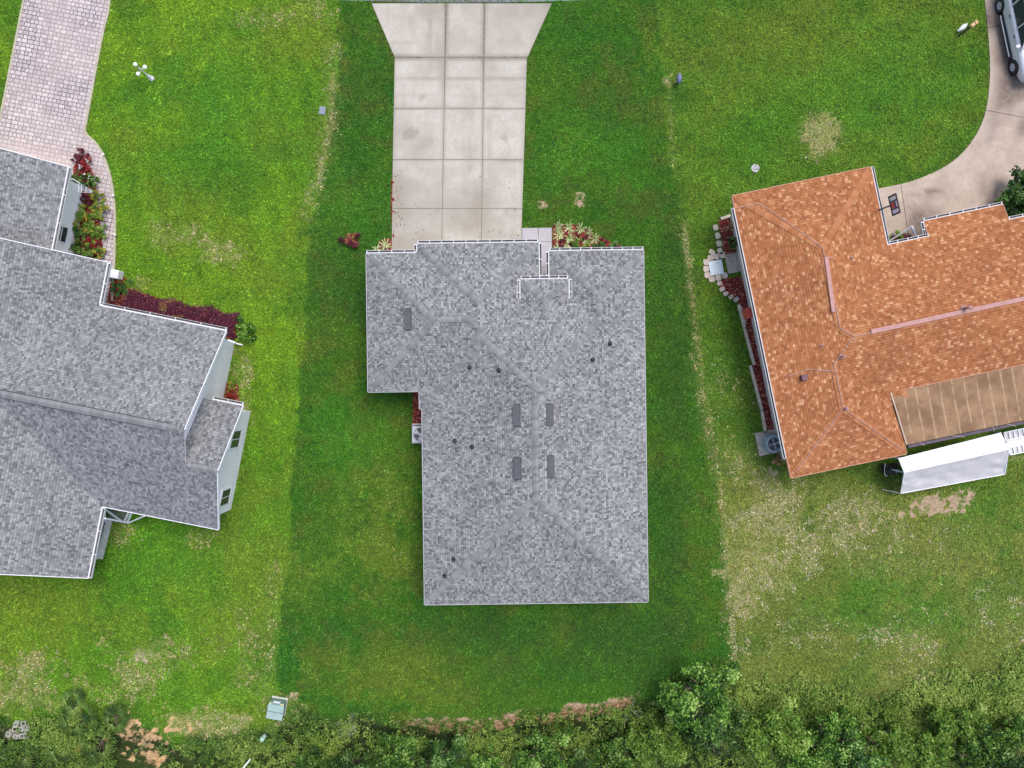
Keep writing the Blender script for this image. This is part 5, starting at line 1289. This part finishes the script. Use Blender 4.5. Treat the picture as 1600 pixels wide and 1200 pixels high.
# ------------------------------------------------------------------ utility box, pedestal, loose blocks
q = P(431, 1108, .5); t = thing('utility_box', (q.x, q.y, 0), 'grey green electrical transformer box at the lower edge of the left lawn', 'utility box'); m3 = Matrix.Rotation(R(-10), 3, 'Z')
b = MB(); b.box((0, -.02, .03), (.78, .86, .06), M=m3); b.build('pad', M_block, t, local=True)
b = MB(); b.box((0, -.04, .33), (.74, .78, .55), M=m3); b.build('casing', M_green_box, t, local=True, bevel=.02)
b = MB(); b.box((0, -.10, .63), (.78, .72, .04), M=m3 @ Matrix.Rotation(R(4), 3, 'X')); b.build('lid', plain('pale_utility_green', (.29,.40,.37), .5, .1), t, local=True, bevel=.015)
b = MB(); b.box(m3 @ Vector((0, -.09, .655)), (.74, .018, .012), M=m3); b.build('seam', M_pipe, t, local=True)
b = MB(); b.box(m3 @ Vector((0, .33, .52)), (.34, .10, .14), M=m3); b.build('warning_label', M_white, t, local=True)
b = MB(); b.box(m3 @ Vector((.28, .30, .60)), (.14, .06, .02), M=m3); b.box(m3 @ Vector((-.30, .27, .60)), (.10, .06, .02), M=m3); b.build('hinge', plain('yellow_label', (.6,.55,.2), .6), t, local=True)
q = P(413, 1150, 0); b = MB(); b.smooth = True; b.cyl((0, 0, 0), (-.03, -.05, .5), .10, .10, 14); b.lathe((-.03, -.05, .5), [(.11, -.02), (.115, .04), (.08, .10), (.001, .12)], 14); o = b.build('pedestal', M_palegreen); o.location = (q.x, q.y, float(gz(q.x, q.y))); tag(o, 'small pale green cylindrical pedestal below the electrical box', 'pedestal')
blk = [(26,1130),(37,1131),(45,1135),(44,1144),(27,1151),(35,1149),(41,1155),(35,1139),(23,1139),(15,1146)]
BLG = 'loose hollow blocks at the lower left'
for i, (px, py) in enumerate(blk):
    g = random.Random(i); q = P(px, py, .1); b = MB(); s = .095; w_ = .028
    for k, (cx, cy, dx, dy) in enumerate([(0, s, 2*s+w_, w_), (0, -s, 2*s+w_, w_), (s, 0, w_, 2*s-w_), (-s, 0, w_, 2*s-w_)]): b.box((cx, cy, .10), (dx, dy, .2))
    o = b.build('hollow_block', plain('pale_block', (.48,.48,.42), .9, .1) if i == 0 else bpy.data.materials['pale_block']); o.location = (q.x, q.y, float(gz(q.x, q.y))+.01); o.rotation_euler = (g.uniform(-.3, .3), g.uniform(-.3, .3), g.uniform(-.25, .25))
    tag(o, 'pale square hollow block in the loose heap near the bottom left corner', 'block', BLG)

# ------------------------------------------------------------------ silver car at the top right
def car():
    rr_ = P(1563, 9, .38); fr_ = P(1583.5, 105, .38); f = (fr_-rr_); WB = f.length; f.normalize(); ang = math.atan2(f.y, f.x); l = Vector((-f.y, f.x, 0)) # left of the heading = image right
    c = (rr_+fr_)/2+l*.93; t = thing('parked_car', (c.x, c.y, .045), 'silver sport utility car parked on the curved driveway, cut by the top right corner', 'car', rz=ang)
    silver = NT('silver_car_paint'); silver.out((.66,.65,.70), .30, .5, .1); silver.b.inputs['Coat Weight'].default_value = .6; silver = silver.mat
    # lofted sections: x, half width, z low, z shoulder, z top
    sec = [(WB/2+.92, .62, .45, .62, .70), (WB/2+.84, .80, .30, .72, .84), (WB/2+.55, .92, .28, .84, .98), (WB/2, .96, .28, .92, 1.06), (WB/2-.6, .97, .28, .96, 1.10), (WB/2-.95, .97, .28, .98, 1.12), (0, .97, .28, 1.0, 1.12), (-WB/2, .97, .28, 1.02, 1.14), (-WB/2-.6, .95, .30, 1.02, 1.14), (-WB/2-.85, .88, .36, .98, 1.08), (-WB/2-.92, .78, .45, .85, .95)]
    V = []; F = []; prof = 12
    for (x, hw, z0, zs, zt) in sec:
        ring = [(-hw*.90, z0), (-hw*.985, z0+.12), (-hw, (z0+zs)/2), (-hw*.985, zs-.06), (-hw*.93, zs+.02), (-hw*.80, zt), (hw*.80, zt), (hw*.93, zs+.02), (hw*.985, zs-.06), (hw, (z0+zs)/2), (hw*.985, z0+.12), (hw*.90, z0)]
        V += [(x, y, z) for y, z in ring]
    b = MB(); b.smooth = True; n = prof; fs = []
    for k in range(len(sec)-1):
        for i in range(n): fs.append([k*n+i, k*n+(i+1) % n, (k+1)*n+(i+1) % n, (k+1)*n+i])
    fs += [list(range(n))[::-1], [(len(sec)-1)*n+i for i in range(n)]]; b.add(V, fs); o = b.build('body', silver, t, local=True)
    md = o.modifiers.new('sub', 'SUBSURF'); md.levels = 2; md.render_levels = 2
    # cabin
    def cab(xs, hwb, hwt, zb, zt, nm, mat, inset=0):
        x0, x1, x2, x3 = xs; b = MB()
        b.add([(x0, -hwb, zb), (x0, hwb, zb), (x3, hwb, zb), (x3, -hwb, zb), (x1, -hwt, zt), (x1, hwt, zt), (x2, hwt, zt), (x2, -hwt, zt)], [[0,1,5,4],[1,2,6,5],[2,3,7,6],[3,0,4,7],[4,5,6,7],[3,2,1,0]])
        return b.build(nm, mat, t, local=True, bevel=.06)
    cab((WB/2-.50, WB/2-1.25, -WB/2-.45, -WB/2-.80), .88, .70, 1.06, 1.70, 'side_glass', M_glass)
    cab((WB/2-1.15, WB/2-1.38, -WB/2-.40, -WB/2-.62), .745, .69, 1.66, 1.76, 'roof', silver)
    b = MB()
    for s in (-1, 1):
        b.beam((WB/2-.50, s*.875, 1.08), (WB/2-1.27, s*.71, 1.70), .07, .05); b.beam((-.05, s*.885, 1.1), (-.15, s*.72, 1.70), .06, .04); b.beam((-WB/2+.35, s*.885, 1.1), (-WB/2+.2, s*.72, 1.70), .06, .04)
    b.build('pillar', silver, t, local=True)
    b = MB()
    for s in (-1, 1): b.beam((WB/2-1.5, s*.60, 1.81), (-WB/2-.3, s*.60, 1.81), .04, .04)
    b.build('roof_rail', M_pipe, t, local=True)
    b = MB()
    for s in (-1, 1): b.box((-.02, s*1.02, .34), (WB-.95, .13, .05)); b.box((-.02, s*.985, .40), (WB-.9, .03, .14))
    b.build('running_board', M_pipe, t, local=True, bevel=.01)
    b = MB()
    for s in (-1, 1): b.box((-.02, s*1.055, .372), (WB-1.0, .05, .02))
    b.build('step_trim', M_acmetal, t, local=True)
    for s in (-1, 1):
        b = MB(); b.box((WB/2-.72, s*1.06, 1.12), (.16, .22, .14)); b.build('mirror', silver, t, local=True, bevel=.04)
        b = MB(); b.box((WB/2+.78, s*.66, .68), (.16, .30, .14), R(-s*18)); b.build('headlight', plain('headlight_glass', (.55,.57,.62), .1), t, local=True, bevel=.03)
        for k, x in enumerate((.25, -.75)): b = MB(); b.box((x, s*.985, .90), (.16, .03, .035)); b.build('door_handle', M_pipe, t, local=True)
        for x in (WB/2, -WB/2):
            a = MB(); a.smooth = True; M90 = Matrix.Rotation(R(90), 3, 'X'); cc = (x, s*.87, .345)
            a.lathe(cc, [(.20, -.125), (.33, -.12), (.365, -.09), (.37, 0), (.365, .09), (.33, .12), (.20, .125)], 30, M90); w_ = a.build('wheel', M_black, t, local=True)
            r_ = MB(); r_.smooth = False; yy = s*(.87+.10)
            for k in range(6):
                an = k*math.pi/3; r_.beam((x+.03*math.cos(an), yy, .345+.03*math.sin(an)), (x+.21*math.cos(an), yy, .345+.21*math.sin(an)), .09, .02, up=(0, 1, 0))
            r_.lathe((x, s*.87, .345), [(.235, -.11), (.20, -.115), (.19, 0), (.20, .115), (.235, .11)], 24, M90); r_.build('rim', M_acmetal, w_, local=True)
            d_ = MB(); d_.lathe((x, s*.86, .345), [(.40, -.06), (.40, .10)], 24, M90); d_.build('wheel_arch', M_black, t, local=True)
    b = MB(); b.box((WB/2+.9, 0, .62), (.05, .8, .16)); b.build('grille', M_black, t, local=True)
car()

GRASS_HOLES += [DW, PATH, PR+PL, CD, [(570,394),(1006,392),(1012,940),(662,942),(660,612),(574,612)], [(0,232),(100,262),(85,390),(165,410),(150,478),(345,520),(300,640),(375,640),(335,822),(165,795),(132,900),(-60,900)],
 [(1150,310),(1355,265),(1380,385),(1580,335),(1700,300),(1700,650),(1415,705),(1240,742)], [(592,378),(613,374),(613,402),(585,402)], [(864,354),(905,354),(955,380),(985,392),(862,402)], [(645,605),(664,605),(664,664),(645,664)],
 [(1124,347),(1138,340),(1160,345),(1170,400),(1135,405),(1130,380)], [(1122,438),(1165,430),(1185,520),(1205,600),(1228,675),(1198,676),(1184,612),(1168,540),(1153,470),(1125,452)], [(172,442),(290,482),(372,502),(378,523),(250,510),(165,490)], [(1100,402),(1165,388),(1170,430),(1110,440)], [(1192,680),(1222,672),(1228,705),(1198,712)]]
build_grass()

# fallen leaves on the lower end of the concrete driveway
def litter():
    g = np.random.default_rng(14); n = 75; px = g.uniform(618, 810, n); py = 375-np.abs(g.normal(size=n))*55; px[:30] = 617+np.abs(g.normal(size=30))*6; py[:30] = g.uniform(265, 372, 30)
    C = np.array([tuple(P(a, b, .055)) for a, b in zip(px, py)]); C[:, 2] = .056; V, F = leaf_cards(C, np.stack([g.normal(size=n)*.3, g.normal(size=n)*.3, np.ones(n)], 1), g.uniform(.04, .10, n), .6, 3)
    V[:, 2] = np.maximum(V[:, 2], .05)
    o = np_mesh('fallen_leaves', V, F, leafmat('dry_brown_leaves', [(0, (.035,.028,.025)), (.7, (.09,.065,.05)), (1, (.18,.12,.09))]), attrs={'rnd': np.repeat(g.random(n), 4)}); tag(o, 'scattered small brown leaves on the driveway near the garage', 'leaves', kind='stuff')
litter()
